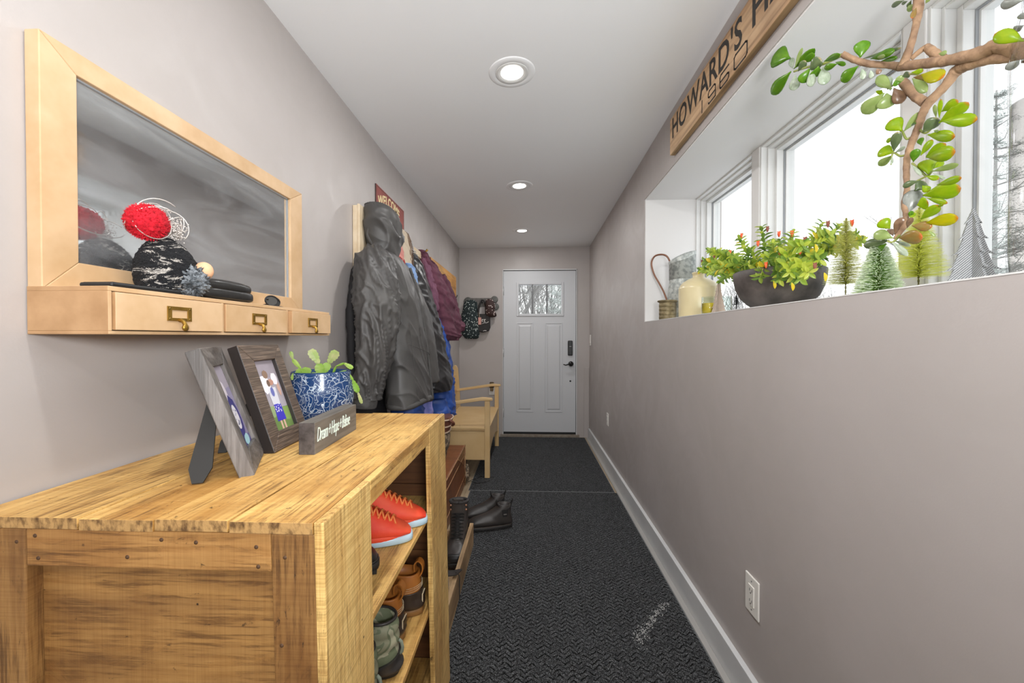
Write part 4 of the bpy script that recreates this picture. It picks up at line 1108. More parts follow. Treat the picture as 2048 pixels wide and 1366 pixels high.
t = shoe_root('black lace-up leather boot standing in the wooden tray, toe toward the camera', (-0.418, 2.40, 0.030), R(-86), 'hiking_boot', 'boot')
t.scale = (0.95, 1.12, 1.04)
st = [(0.0, 0.255, 0.10, 0.262, 0.045), (-0.002, 0.22, 0.105, 0.232, 0.048), (0.002, 0.16, 0.112, 0.180, 0.046), (-0.004, 0.10, 0.135, 0.142, 0.046), (-0.008, 0.04, 0.165, 0.115, 0.047), (0.10, 0.03, 0.205, 0.092, 0.050), (0.19, 0.03, 0.25, 0.078, 0.052), (0.25, 0.03, 0.285, 0.062, 0.044), (0.288, 0.032, 0.298, 0.044, 0.024)]
q = shoe_mesh(st, 44, 2.4, lambda p, i: Vector((0, 0, 0.004 * noise.noise(p * 30))) if i else Vector())
q.build('leather_upper', M_LEA, t, False)
lo = [(-0.010, 0.055, 0.10, 0.03, 0.048), (-0.011, 0.03, 0.16, 0.028, 0.052), (0.08, 0.018, 0.24, 0.05, 0.055), (0.20, 0.018, 0.288, 0.066, 0.0555), (0.26, 0.018, 0.302, 0.054, 0.044), (0.300, 0.02, 0.309, 0.034, 0.022)]
shoe_mesh(lo, 40, 2.6, None, False).build('rubber_toe', M_RUB, t, False)
sole_mesh(0.322, 0.057, 0.0, 0.028, 0.002, 0.85, xoff=-0.012, lug=14).build('sole', M_SOLE, t, False)
q = MB(); rr = [(0.05 + 0.052 * math.cos(a), 0.046 * math.sin(a), 0.258 + 0.006 * math.cos(a)) for a in [2 * PI * k / 30 for k in range(31)]]
q.tube(rr, 0.008, 8); q.build('padded_collar', mat('charcoal_padding', '3a3635', 0.8), t, False)
q = MB()
for i in range(8):
    f = i / 7; x = 0.108 + 0.082 * f ** 1.3; z = 0.205 - 0.100 * f
    q.tube([(x - 0.004, -0.030, z - 0.004), (x + 0.008, -0.012, z + 0.004), (x + 0.008, 0.012, z + 0.004), (x - 0.004, 0.030, z - 0.004)], 0.0026, 6)
    if i < 7: q.tube([(x, -0.026, z), (x + 0.014, 0, z - 0.004), (x + 0.012, 0.026, z - 0.016)], 0.0024, 6); q.tube([(x, 0.026, z), (x + 0.014, 0, z - 0.004), (x + 0.012, -0.026, z - 0.016)], 0.0024, 6)
q.build('laces', M_LACE, t, False, kind='stuff')
for s_ in (-1, 1):
    for zz in (0.222, 0.246):
        MB().sphere((0.092, s_ * 0.040, zz), 0.006, 10, 8).build('lace_hook', mat('copper_hook', 'c09074', 0.3, metal=0.7) if 'copper_hook' not in bpy.data.materials else bpy.data.materials['copper_hook'], t, False)
q = MB(); q.loft([[(0.100, -0.024, 0.12), (0.100, 0.024, 0.12), (0.106, 0.024, 0.12), (0.106, -0.024, 0.12)], [(0.093, -0.026, 0.285), (0.093, 0.026, 0.285), (0.100, 0.026, 0.285), (0.100, -0.026, 0.285)]], True, True, False); q.build('tongue', M_LEA, t, False, bevel=0.003)

q = MB(); pts = [(-0.52, 1.86, 0.05), (-0.45, 1.858, 0.12), (-0.40, 1.86, 0.150), (-0.345, 1.862, 0.158), (-0.318, 1.875, 0.165)]
rings = []
for i, p in enumerate(catmull(pts, 6)):
    f = i / 24; w_ = 0.022 if f < 0.8 else 0.022 * (1.05 - f) / 0.25
    p = Vector(p); rings.append([p + Vector((0, -w_, 0.002)), p + Vector((0, w_, 0.002)), p + Vector((0, w_, -0.002)), p + Vector((0, -w_, -0.002))])
q.loft(rings, True, True, False)
t = thing('strap', 'black strap with a thin cord draped over the tray rail below the black boot', 'strap', (-0.42, 1.86, 0.0))
q.build('webbing', M_RUBM, t)
MB().tube(catmull([(-0.345, 1.855, 0.162), (-0.326, 1.85, 0.150), (-0.322, 1.83, 0.11), (-0.318, 1.81, 0.075), (-0.314, 1.80, 0.055)], 5), 0.0022, 6).build('cord', M_LACE, t)
t = shoe_root('pale grey shoe mostly hidden in the tray under the black boot toe', (-0.425, 1.97, 0.012), R(-90), 'slip_on_shoe', 'shoe')
st = [(-0.002, 0.07, 0.06, 0.08, 0.026), (0.0, 0.04, 0.08, 0.07, 0.030), (0.01, 0.015, 0.11, 0.055, 0.032), (0.10, 0.012, 0.16, 0.04, 0.030), (0.16, 0.012, 0.185, 0.028, 0.02)]
shoe_mesh(st).build('upper', mat('pale_grey_canvas', 'bdb7b8', 0.7), t, False)
sole_mesh(0.20, 0.034, 0.0, 0.012, 0.002, 0.8, xoff=-0.004).build('sole', M_TRIM, t, False)

def ankle_boot(lbl, loc, rz):
    t = shoe_root(lbl, loc, rz, 'rubber_boot', 'boot', 'black rubber ankle boots on the mat')
    st = [(0.004, 0.150, 0.092, 0.158, 0.036), (0.002, 0.130, 0.100, 0.140, 0.041), (0.004, 0.10, 0.118, 0.126, 0.043), (-0.004, 0.06, 0.150, 0.110, 0.045), (0.0, 0.025, 0.185, 0.096, 0.046), (0.10, 0.022, 0.225, 0.084, 0.050), (0.19, 0.022, 0.262, 0.072, 0.050), (0.25, 0.022, 0.286, 0.054, 0.042), (0.288, 0.026, 0.296, 0.040, 0.022)]
    shoe_mesh(st, 40, 2.3).build('rubber_upper', M_RUBM, t, False)
    sole_mesh(0.306, 0.054, 0.002, 0.024, 0.002, 0.82, xoff=-0.006, lug=16).build('sole', M_SOLE, t, False)
    q = sole_mesh(0.304, 0.0535, 0.022, 0.028, 0.003, 0.82, xoff=-0.005); q.build('welt', mat('brown_welt', '4a423c', 0.5) if 'brown_welt' not in bpy.data.materials else bpy.data.materials['brown_welt'], t, False)
    q = MB(); rr = []
    for k in range(33):
        a = 2 * PI * k / 32; dip = -0.030 * abs(math.sin(a)) ** 2
        rr.append((0.048 + 0.046 * math.cos(a), 0.039 * math.sin(a), 0.156 + 0.004 * math.cos(a) + dip))
    q.tube(rr, 0.0045, 8); q.build('collar', M_LACE, t, False)
    for s_ in (-1, 1):
        q = MB(); q.loft([[(0.030, s_ * 0.0425, 0.128), (0.072, s_ * 0.0425, 0.128), (0.066, s_ * 0.0465, 0.085), (0.036, s_ * 0.0455, 0.085)], [(0.030, s_ * 0.040, 0.128), (0.072, s_ * 0.040, 0.128), (0.066, s_ * 0.044, 0.085), (0.036, s_ * 0.043, 0.085)]], True, True, False)
        g = q.build('elastic_gore', M_LACE, t, False)
        MB().box(0.040, 0.060, s_ * 0.0470 - 0.0008, s_ * 0.0470 + 0.0008, 0.098, 0.104).build('gore_badge', mat('grey_badge', '77716c', 0.5) if 'grey_badge' not in bpy.data.materials else bpy.data.materials['grey_badge'], g, False)
    for x0, dx in ((0.004, -0.014), (0.094, 0.006)):
        q = MB(); q.tube([(x0, -0.008, 0.148), (x0 + dx * .8, -0.007, 0.170), (x0 + dx, 0, 0.182), (x0 + dx * .8, 0.007, 0.170), (x0, 0.008, 0.148)], 0.0030, 6); q.build('pull_loop', M_LACE, t, False)
    return t
ankle_boot('black rubber ankle boot on the mat, the nearer one, whole side seen', (-0.118, 2.655, 0.0092), R(194))
ankle_boot('black rubber ankle boot on the mat standing behind its nearer mate', (-0.172, 2.80, 0.0092), R(197))

# ------------------------------------------------------------------ trunk, bag, settle
M_TRUNK = mat('brown_trunk_leather', '8f5530', 0.38, col2='6f3f22', nscale=6, bscale=18, bstr=0.35, bdist=0.006)
M_TRUNKE = mat('worn_trunk_edge', 'b78a62', 0.5, col2='8f5f3c', nscale=30)
tk = thing('leather_trunk', 'worn brown leather trunk on the floor between the tray and the tan settle', 'trunk', (-0.71, 2.9, 0))
def tx(p): return Vector((p.x + 0.012 * (3.36 - p.y) / 0.85 * (1 if p.x > -0.6 else 0), p.y, p.z))
q = MB().box(-0.875, -0.546, 2.52, 3.36, 0.0, 0.285).xf(tx); q.build('trunk_body', M_TRUNK, tk, bevel=0.008)
q = MB().box(-0.879, -0.541, 2.516, 3.364, 0.287, 0.354).xf(tx); lid = q.build('trunk_lid', M_TRUNK, tk, bevel=0.010)
for y in (2.516, 3.364):
    MB().tube([tx(Vector((-0.541, y, 0.010))), tx(Vector((-0.541, y, 0.350)))], 0.004, 6).build('corner_binding', M_TRUNKE, tk)
MB().tube([tx(Vector((-0.5405, 2.52, 0.352))), tx(Vector((-0.5405, 3.362, 0.352)))], 0.0045, 6).build('lid_binding', M_TRUNKE, tk)
MB().tube([tx(Vector((-0.540, 2.52, 0.283))), tx(Vector((-0.540, 3.362, 0.283)))], 0.003, 6).build('lid_seam', M_TRUNKE, tk)
MB().tube([tx(Vector((-0.540, 2.52, 0.100))), tx(Vector((-0.540, 3.362, 0.100)))], 0.003, 6).build('body_seam', M_TRUNKE, tk)
MB().tube([(-0.534, 2.98, 0.350), (-0.530, 3.00, 0.335), (-0.529, 3.20, 0.235)], 0.004, 6).build('leather_thong', M_TRUNKE, tk)

def lump(c, r, sc=(1, 1, 1), amp=0.25, fs=5, seed=0, n=48, m=30):
    return fuzz_ball(c, r * sc[0], r * sc[1], r * sc[2], n, m, amp, fs, seed)
M_CAMB = mat('hunting_camouflage', 'a08c74', 0.8, col2='5e5244', nscale=34, stops=(0.46, 0.54), bscale=40, bstr=0.4)
M_BRNL = mat('reddish_brown_leather', '7a4a38', 0.45, col2='5c3427', nscale=12, bscale=50, bstr=0.3)
M_STRAPC = mat('pale_strap', 'cbb39c', 0.6)
bgx = thing('camouflage_bag', 'camouflage and brown leather hunting bag standing on the trunk beside the cabinet', 'bag', (-0.64, 2.88, 0.356))
q = MB()
rings = []
for z, hx, hy in catmull([(0.357, .040, .09), (0.40, .062, .12), (0.46, .070, .13), (0.52, .078, .13), (0.565, .070, .12), (0.59, .058, .11)], 5):
    rings.append([Vector((-0.668 + hx * math.cos(a) * (1 + .12 * noise.noise(Vector((a * 2, z * 22, 1)))) + (z - .357) * .12, 2.86 + hy * math.sin(a), z)) for a in [2 * PI * k / 40 for k in range(40)]])
q.loft(rings); q.build('camouflage_body', M_CAMB, bgx)
q = MB(); rings = []
for z, hx, hy in catmull([(0.575, .058, .11), (0.60, .068, .12), (0.65, .080, .12), (0.685, .088, .12), (0.70, .080, .11)], 5):
    rings.append([Vector((-0.640 + hx * math.cos(a) * (1 + .10 * noise.noise(Vector((a * 3, z * 30, 7)))), 2.86 + hy * math.sin(a), z)) for a in [2 * PI * k / 40 for k in range(40)]])
q.loft(rings); q.build('leather_flap', M_BRNL, bgx)
for z, r in ((0.598, .071), (0.640, .082), (0.688, .090)):
    MB().tube([(-0.640 + r * math.cos(a), 2.86 + .124 * math.sin(a), z + .004 * math.sin(a * 3)) for a in [2 * PI * k / 32 for k in range(33)]], 0.0055, 6).build('strap', M_STRAPC, bgx)
MB().tube(catmull([(-0.57, 2.80, 0.69), (-0.545, 2.80, 0.672), (-0.535, 2.82, 0.655), (-0.548, 2.84, 0.638), (-0.565, 2.84, 0.65)], 4), 0.010, 8).build('strap_end', M_BRNL, bgx)

q = lump((-0.585, 3.455, 0.085), 0.085, (0.75, 0.75, 1.0), 0.35, 4, 3)
o = q.build('crumpled_bag', M_CAMB); tag(o, 'small crumpled brown bag on the floor between the trunk and the settle', 'bag')
q = MB()
for j, (c0, c1) in enumerate((((-.53, 3.46, .006), (-.33, 3.60, .013)), ((-.52, 3.40, .006), (-.36, 3.50, .013)))):
    a, b_ = Vector(c0), Vector(c1); pts = [a.lerp(b_, f) + Vector((0.02 * math.sin(f * 7 + j), 0.05 * math.sin(f * 4 + j * 2), 0)) for f in [i / 14 for i in range(15)]]
    pts = [Vector((p.x, p.y, 0.012 if p.x > -0.51 else 0.004)) for p in pts]
    q.tube(pts, 0.0022, 5)
    if j == 0: oo = q.build('loose_cord', M_LACE); tag(oo, 'thin dark cord on the floor nearer the settle leg, crossing the mat edge', 'cord'); q = MB()
oo = q.build('loose_cord', M_LACE); tag(oo, 'shorter thin cord curling on the floor beside the trunk', 'cord')

bn = thing('settle_bench', 'tan painted wooden settle with arms and box seat by the back wall', 'bench', (-0.6, 4.1, 0))
def bbox_(nm, *a, m=None, bv=0.003):
    return MB().box(*a).build(nm, m or M_BENCH, bn, bevel=bv)
BY0, BY1 = 3.552, 4.640
bbox_('front_leg', -0.396, -0.350, BY0, BY0 + 0.040, 0.0, 0.700)
bbox_('front_leg', -0.396, -0.350, BY1 - 0.040, BY1, 0.0, 0.700)
bbox_('rear_leg', -0.868, -0.828, BY0, BY0 + 0.035, 0.0, 0.44)
bbox_('rear_leg', -0.868, -0.828, BY1 - 0.035, BY1, 0.0, 0.44)
bbox_('side_panel', -0.828, -0.396, BY0 + 0.012, BY0 + 0.030, 0.165, 0.425)
bbox_('side_panel', -0.828, -0.396, BY1 - 0.030, BY1 - 0.012, 0.165, 0.425)
q = MB(); pl = [(BY0 + 0.04, 0.445), (BY0 + 0.04, 0.185)] + [(BY0 + 0.04 + (BY1 - BY0 - 0.08) * f, 0.185 + 0.075 * math.sin(PI * f)) for f in [i / 16 for i in range(17)]] + [(BY1 - 0.04, 0.185), (BY1 - 0.04, 0.445)]
q.prism(pl, lambda u, v, w: (w, u, v), -0.378, -0.360); q.build('front_panel', M_BENCH, bn)
bbox_('seat_board', -0.815, -0.352, BY0 + 0.006, BY1 - 0.006, 0.440, 0.460)
bbox_('seat_rail', -0.840, -0.817, BY0 + 0.036, BY1 - 0.036, 0.440, 0.465, m=M_BENCHD)
bbox_('seat_skirt', -0.828, -0.396, BY0 + 0.004, BY0 + 0.030, 0.427, 0.439, m=M_BENCHD)
MB().tube([(-0.62, BY0 + 0.02, 0.4615), (-0.66, BY0 + .2, 0.4615)], 0.001, 4).build('seat_crack', M_BENCHD, bn)
for y0 in (BY0 - 0.012, BY1 - 0.050):
    q = MB(); q.prism([(-0.325, 0.702), (-0.332, 0.722), (-0.42, 0.728), (-0.84, 0.665), (-0.84, 0.640), (-0.43, 0.700)], lambda u, v, w: (u, w, v), y0, y0 + 0.062); q.build('armrest', M_BENCH, bn, bevel=0.005)
for y0 in (BY0, BY1 - 0.028):
    pl = [(-0.870, 0.44), (-0.800, 0.44), (-0.806, 0.64), (-0.826, 0.90), (-0.842, 0.935), (-0.862, 0.945), (-0.882, 0.925), (-0.884, 0.88)]
    q = MB(); q.prism(pl, lambda u, v, w: (u, w, v), y0, y0 + 0.028); q.build('back_post', M_BENCH, bn, bevel=0.004)
q = MB(); q.loft([[(-0.866, BY0 + .028, .60), (-0.846, BY0 + .028, .60), (-0.846, BY1 - .028, .60), (-0.866, BY1 - .028, .60)], [(-0.878, BY0 + .028, .83), (-0.858, BY0 + .028, .83), (-0.858, BY1 - .028, .83), (-0.878, BY1 - .028, .83)]], True, True, False); q.build('back_panel', M_BENCH, bn)

# ------------------------------------------------------------------ coat wall: racks and signs
rk = thing('coat_rack', 'ivory distressed panelled coat rack on the left wall behind the jackets', 'coat rack', (-0.88, 2.6, 1.75))
MB().box(-0.888, -0.866, 1.985, 3.24, 1.575, 1.935).build('back_panel', WRACK, rk, bevel=0.002)
MB().box(-0.866, -0.852, 1.985, 2.045, 1.567, 1.942).build('stile', WRACK, rk, bevel=0.003)
MB().box(-0.866, -0.852, 3.18, 3.24, 1.567, 1.942).build('stile', WRACK, rk, bevel=0.003)
MB().box(-0.866, -0.853, 2.045, 3.18, 1.890, 1.942).build('rail', WRACK, rk, bevel=0.003)
MB().box(-0.866, -0.853, 2.045, 3.18, 1.567, 1.615).build('rail', WRACK, rk, bevel=0.003)
MB().box(-0.866, -0.858, 2.05, 2.057, 1.615, 1.89).build('moulding', WRACK, rk)
for y in (2.12, 2.48, 2.82, 3.18):
    q = MB(); q.tube([(-0.862, y, 1.80), (-0.83, y, 1.80), (-0.815, y, 1.815), (-0.812, y, 1.835)], [0.006, 0.006, 0.006, 0.009], 8)
    if y > 3: q.tube([(-0.862, y, 1.93), (-0.83, y, 1.95), (-0.812, y, 1.97)], [0.006, 0.006, 0.010], 8)
    q.build('hook', M_BRASS, rk)
ob = thing('pine_hook_board', 'golden pine board on the left wall behind the purple fleece', 'board', (-0.875, 4.1, 1.75))
bo = MB().box(-0.888, -0.860, 3.49, 4.70, 1.52, 1.973).build('board', [WORN, WORNEND], ob, bevel=0.002)
for p in bo.data.polygons:
    if abs(p.normal.y) > .9: p.material_index = 1
for y in (3.7, 4.1, 4.5): MB().tube([(-0.86, y, 1.72), (-0.82, y, 1.72), (-0.81, y, 1.745)], 0.006, 8).build('hook', M_BLKMET, ob)
ws = thing('welcome_sign', 'barn red metal WELCOME sign above the coats', 'sign', (-0.885, 2.53, 2.0))
so = MB().box(-0.8885, -0.883, 2.285, 2.80, 1.955, 2.158).build('panel', [M_REDSIGN, M_SIGNEDGE], ws)
for p in so.data.polygons:
    if abs(p.normal.y) > .9: p.material_index = 1
q = MB(); text_mb(q, 'WELCOME', 0.075, lambda x, y, z: Vector((-0.8822 + z, 2.315 + x * 1.02, 2.040 + y * 1.05 + 0.050 * (1 - ((2.315 + x - 2.54) / 0.23) ** 2))), 0.0004, 1.06, 0, 0.0022, 1.0)
q.build('lettering', M_CREAMINK, ws)
q = MB()
for z in (2.150, 1.963): q.box(-0.8828, -0.8824, 2.293, 2.792, z - .0012, z + .0012)
for y in (2.293, 2.792): q.box(-0.8828, -0.8824, y - .0012, y + .0012, 1.963, 2.150)
q.build('border_line', M_SIGNEDGE, ws)

# stencilled sign over the window
hs = thing('stencilled_sign', 'long rough pine board sign with black stencilled letters above the window', 'sign', (0.748, 1.1, 2.3))
sx0, sx1 = 0.735, 0.761
so = MB().box(sx0, sx1, 0.30, 2.135, 2.217, 2.402).build('board', [WSIGN, WSIGNL], hs, bevel=0.003)
for p in so.data.polygons:
    if abs(p.normal.z) > .9 or abs(p.normal.y) > .9: p.material_index = 1
def fit_text(txt, ys, ye, z0, zh, bold, shear=0.0):
    tmp = MB(); text_mb(tmp, txt, 1.0, lambda x, y, z: Vector((x, y, z)), 0.0, 1.05, shear, bold)
    xs_ = [p[0] for p in tmp.v]; yv = [p[1] for p in tmp.v]; a0, a1, b0, b1 = min(xs_), max(xs_), min(yv), max(yv)
    q = MB(); q.v = [(sx0 - 0.0006, ys + (ye - ys) * (p[0] - a0) / (a1 - a0), z0 + zh * (p[1] - b0) / (b1 - b0)) for p in tmp.v]; q.f = tmp.f; q.sm = tmp.sm
    return q
fit_text("HOWARD'S", 2.098, 1.425, 2.285, 0.108, 0.018).build('lettering', M_INK, hs)
fit_text("HA", 1.362, 1.165, 2.285, 0.112, 0.018).build('lettering', M_INK, hs)
# thin squared numerals 1960, painted as strokes
def strokes(segs, yl, wd, z0, h):
    q = MB()
    for (a, b_, c, d_) in segs:
        p0 = Vector((sx0 - 0.0006, yl - a * wd, z0 + b_ * h)); p1 = Vector((sx0 - 0.0006, yl - c * wd, z0 + d_ * h)); dd = (p1 - p0).normalized(); s_ = Vector((0, -dd.z, dd.y)) * 0.0035
        p0 -= dd * 0.0028; p1 += dd * 0.0028
        q.add([p0 + s_, p1 + s_, p1 - s_, p0 - s_], [(0, 1, 2, 3)])
    return q
zz0, hh = 2.224, 0.050
for segs, yl, wd in ((((0, 0, 0, 1),), 1.745, .01), (((1, 0, 1, .85), (1, .85, .85, 1), (.85, 1, .12, 1), (.12, 1, 0, .85), (0, .85, 0, .6), (0, .6, .12, .48), (.12, .48, 1, .48), (1, 0, .1, 0), (.1, 0, 0, .12)), 1.685, .062),
                     (((0, .12, 0, .85), (0, .85, .12, 1), (.12, 1, 1, 1), (0, .12, .12, 0), (.12, 0, .85, 0), (.85, 0, 1, .12), (1, .12, 1, .4), (1, .4, .85, .5), (.85, .5, 0, .5)), 1.585, .068), (((0, .12, 0, .88), (0, .88, .12, 1), (.12, 1, .88, 1), (.88, 1, 1, .88), (1, .88, 1, .12), (1, .12, .88, 0), (.88, 0, .12, 0), (.12, 0, 0, .12)), 1.478, .085)):
    strokes(segs, yl, wd, zz0, hh).build('numeral', M_INK, hs, kind='stuff')

# ------------------------------------------------------------------ garments
def ridge(p): return 1 - 2 * abs(noise.noise(p))
def crease(p, w=0.30):
    t = max(0.0, 1 - abs(noise.noise(p)) / w); return t * t
def garment(keys, n=72, sub=10, amp=0.012, vf=(9, 9, 2.2), seed=0, ex=2.3, creases=0.006, cf=(4, 4, 16), hem=None, cap=(True, True)):
    """keys: (z, yc, xc, half y, half x) rings of one hanging cloth body"""
    ks = catmull(keys, sub); q = MB(); rings = []
    for i, (z, yc, xc, hy, hx) in enumerate(ks):
        ring = []
        for k in range(n):
            a = 2 * PI * k / n; ca, sa = math.cos(a), math.sin(a)
            d = Vector((math.copysign(abs(ca) ** (2 / ex), ca) * hx, math.copysign(abs(sa) ** (2 / ex), sa) * hy, 0))
            p = Vector((xc, yc, z)) + d
            s_ = Vector((seed, seed * 1.7, seed * .3))
            g = Vector((p.x * vf[0], p.y * vf[1], p.z * vf[2])) + s_
            c = Vector((p.x * cf[0], p.y * cf[1], p.z * cf[2] + p.y * 5)) + s_
            f = amp * ridge(g) + creases * (crease(c) + 0.6 * crease(c * 1.9 + s_ + Vector((3, 1, 2)), .22))
            nd = Vector((ca, sa, 0))
            p = p + nd * f
            if p.x < -0.884: p.x = -0.884 + 0.002 * ca
            if hem and i > len(ks) - 1 - sub * 2:
                t_ = (i - (len(ks) - 1 - sub * 2)) / (sub * 2); p.z += hem(p) * t_
            ring.append(p)
        rings.append(ring)
    return q.loft(rings, *cap)
def sleeve(pts, rad, n=40, sub=9, amp=0.007, seed=0, flat=0.8, fy=24):
    ps = catmull([tuple(p) + (r,) for p, r in zip(pts, rad)], sub); q = MB(); rings = []
    m = len(ps)
    for i, (x, y, z, r) in enumerate(ps):
        a_ = Vector(ps[max(i - 1, 0)][:3]); b_ = Vector(ps[min(i + 1, m - 1)][:3]); t = (b_ - a_).normalized()
        u = Vector((0, 1, 0)); u = (u - t * u.dot(t)).normalized(); w = t.cross(u)
        ring = []
        for k in range(n):
            a = 2 * PI * k / n; d = u * math.cos(a) * r + w * math.sin(a) * r * flat
            p = Vector((x, y, z)) + d
            dg = p.z * fy + math.cos(a) * 1.1 + math.sin(a) * .7
            f = amp * (1.1 * crease(Vector((math.cos(a) * 1.2, math.sin(a) * 1.2 + seed, dg + seed)), .34) + .7 * crease(Vector((math.cos(a) * 2.1 + 4, math.sin(a) * 2.1 + seed, dg * 1.9)), .25)) + .35 * amp * ridge(Vector((p.x * 10 + seed, p.y * 10, p.z * 5)))
            if i > m - 3: f *= .3
            p = p + d.normalized() * f
            if p.x < -0.884: p.x = -0.884
            ring.append(p)
        rings.append(ring)
    return q.loft(rings)
M_JKT = mat('charcoal_shell_fabric', '4c4a48', 0.48, col2='434140', nscale=6, bscale=260, bstr=0.25, bdist=0.001)
M_JKTI = mat('dark_jacket_hem', '4a4846', 0.65, bscale=200, bstr=0.2)
M_BLKF = mat('black_nylon_fabric', '262526', 0.38, col2='2e2c2d', nscale=9, bscale=200, bstr=0.15)
M_BLKC = mat('black_coat_cloth', '161416', 0.8)
M_PURP = mat('plum_fleece', '643647', 0.9, col2='4c2735', nscale=14, bscale=240, bstr=0.5, bdist=0.002)
M_PURPL = mat('plum_fleece_lining', '7d5266', 0.9, col2='6a4256', nscale=20, bscale=260, bstr=0.4)
M_BLUE = mat('royal_blue_nylon', '2f58ac', 0.5, col2='27488f', nscale=10, bscale=160, bstr=0.15)
M_LAV = mat('lavender_cloth', '6c74b4', 0.7, col2='8c86c4', nscale=30)

t = thing('black_coat', 'black coat hanging against the wall behind the grey hooded jacket', 'coat', (-0.84, 2.08, 1.2))
garment([(1.66, 2.06, -.855, .06, .018), (1.60, 2.05, -.850, .13, .026), (1.40, 2.04, -.842, .19, .036), (1.10, 2.05, -.838, .20, .040), (0.80, 2.07, -.836, .20, .042)], seed=3, amp=0.008).build('body', M_BLKC, t)

J = thing('hooded_jacket', 'large charcoal grey hooded winter jacket hanging nearest the camera', 'jacket', (-0.74, 2.12, 1.3))
hm = lambda p: -0.045 * max(0, (p.y - 2.05)) / 0.3 + 0.02 * math.sin(p.y * 9)
JB = [(1.725, 2.12, -.795, .075, .065), (1.69, 2.13, -.782, .15, .080), (1.66, 2.135, -.770, .19, .086), (1.60, 2.16, -.750, .205, .090), (1.48, 2.19, -.725, .200, .090), (1.30, 2.20, -.702, .195, .088), (1.12, 2.195, -.680, .200, .086), (0.99, 2.19, -.662, .208, .084), (0.925, 2.19, -.655, .212, .084)]
garment(JB, n=160, sub=22, amp=0.009, creases=0.011, cf=(3.2, 3.6, 4.2), vf=(7, 5, 1.6), seed=1, ex=2.6, hem=hm, cap=(True, True)).build('body', M_JKT, J)
q = MB(); ks = []
for dz, g in ((0.028, 0.006), (0.014, 0.014), (0.0, 0.012), (-0.004, -0.004)):
    ring = []
    for k in range(72):
        a = 2 * PI * k / 72; ca, sa = math.cos(a), math.sin(a)
        p = Vector((-0.655 + math.copysign(abs(ca) ** (2 / 2.6), ca) * (0.088 + g), 2.19 + math.copysign(abs(sa) ** (2 / 2.6), sa) * (0.216 + g), 0.925 + dz))
        p.z += hm(p) - 0.004; ring.append(p)
    ks.append(ring)
q.loft(ks); q.build('hem_band', M_JKTI, J)
sleeve([(-0.775, 2.02, 1.668), (-0.755, 1.93, 1.62), (-0.728, 1.875, 1.51), (-0.705, 1.845, 1.36), (-0.712, 1.825, 1.20), (-0.738, 1.805, 1.06), (-0.748, 1.80, 0.985)], [.055, .084, .094, .088, .072, .058, .050], n=90, sub=34, amp=0.015, seed=4, flat=0.95, fy=6.0).build('sleeve', M_JKT, J)
sleeve([(-0.748, 1.801, 1.00), (-0.750, 1.797, 0.97), (-0.752, 1.795, 0.945)], [.056, .054, .050], n=40, amp=0.003, seed=4, flat=0.95).build('cuff', M_JKTI, J)
sleeve([(-0.77, 2.33, 1.655), (-0.74, 2.37, 1.58), (-0.73, 2.39, 1.42), (-0.72, 2.40, 1.25), (-0.72, 2.40, 1.10), (-0.72, 2.39, 1.0)], [.050, .060, .062, .058, .050, .045], n=44, amp=0.012, seed=9, flat=0.9).build('sleeve', M_JKT, J)
# hood: dome leaning forward from the hook
q = MB(); rings = []
HK = [(1.973, 2.10, -.800, .026, .028), (1.962, 2.085, -.800, .046, .048), (1.932, 2.085, -.795, .070, .070), (1.88, 2.105, -.788, .094, .084), (1.82, 2.125, -.784, .106, .088), (1.77, 2.13, -.786, .104, .084), (1.72, 2.13, -.788, .095, .080), (1.69, 2.125, -.79, .085, .075)]
for i, (z, yc, xc, hy, hx) in enumerate(catmull(HK, 10)):
    ring = []
    for k in range(80):
        a = 2 * PI * k / 80; ca, sa = math.cos(a), math.sin(a)
        p = Vector((xc + ca * hx, yc + sa * hy, z)); f = 0.010 * ridge(Vector((p.x * 8 + 2, p.y * 7, p.z * 9 + p.y * 6))) + 0.016 * crease(Vector((p.x * 6, p.y * 9, p.z * 9 + p.y * 9)), .28)
        p += Vector((ca, sa, 0)) * f * min(1, i / 10)
        if p.x < -0.848: p.x = -0.848
        ring.append(p)
    rings.append(ring)
q.loft(rings); q.build('hood', M_JKT, J)
q = MB(); q.tube(catmull([(-0.835, 2.04, 1.955), (-0.785, 2.025, 1.945), (-0.80, 2.028, 1.88), (-0.83, 2.03, 1.80), (-0.80, 2.04, 1.74)], 6), 0.010, 8); q.build('hood_edge', M_JKTI, J)
q = MB(); q.tube([(-0.715, 2.17, 1.845), (-0.700, 2.20, 1.825)], 0.004, 6); q.box(-0.703, -0.695, 2.195, 2.215, 1.80, 1.832); q.build('hood_toggle', M_BLACK, J)
# front placket edge and seams
def seam(nm, pts, r, m, par): return MB().tube(catmull(pts, 6), r, 6).build(nm, m, par)
seam('placket', [(-0.672, 2.24, 1.66), (-0.640, 2.30, 1.50), (-0.612, 2.33, 1.32), (-0.592, 2.345, 1.12), (-0.572, 2.355, 0.90)], 0.009, M_JKTI, J)
seam('seam', [(-0.608, 2.02, 1.33), (-0.588, 2.02, 1.15), (-0.572, 2.03, 0.97)], 0.0016, M_JKTI, J)
seam('seam', [(-0.606, 1.98, 1.235), (-0.584, 2.10, 1.21), (-0.575, 2.24, 1.185), (-0.588, 2.34, 1.165)], 0.0018, M_JKTI, J)

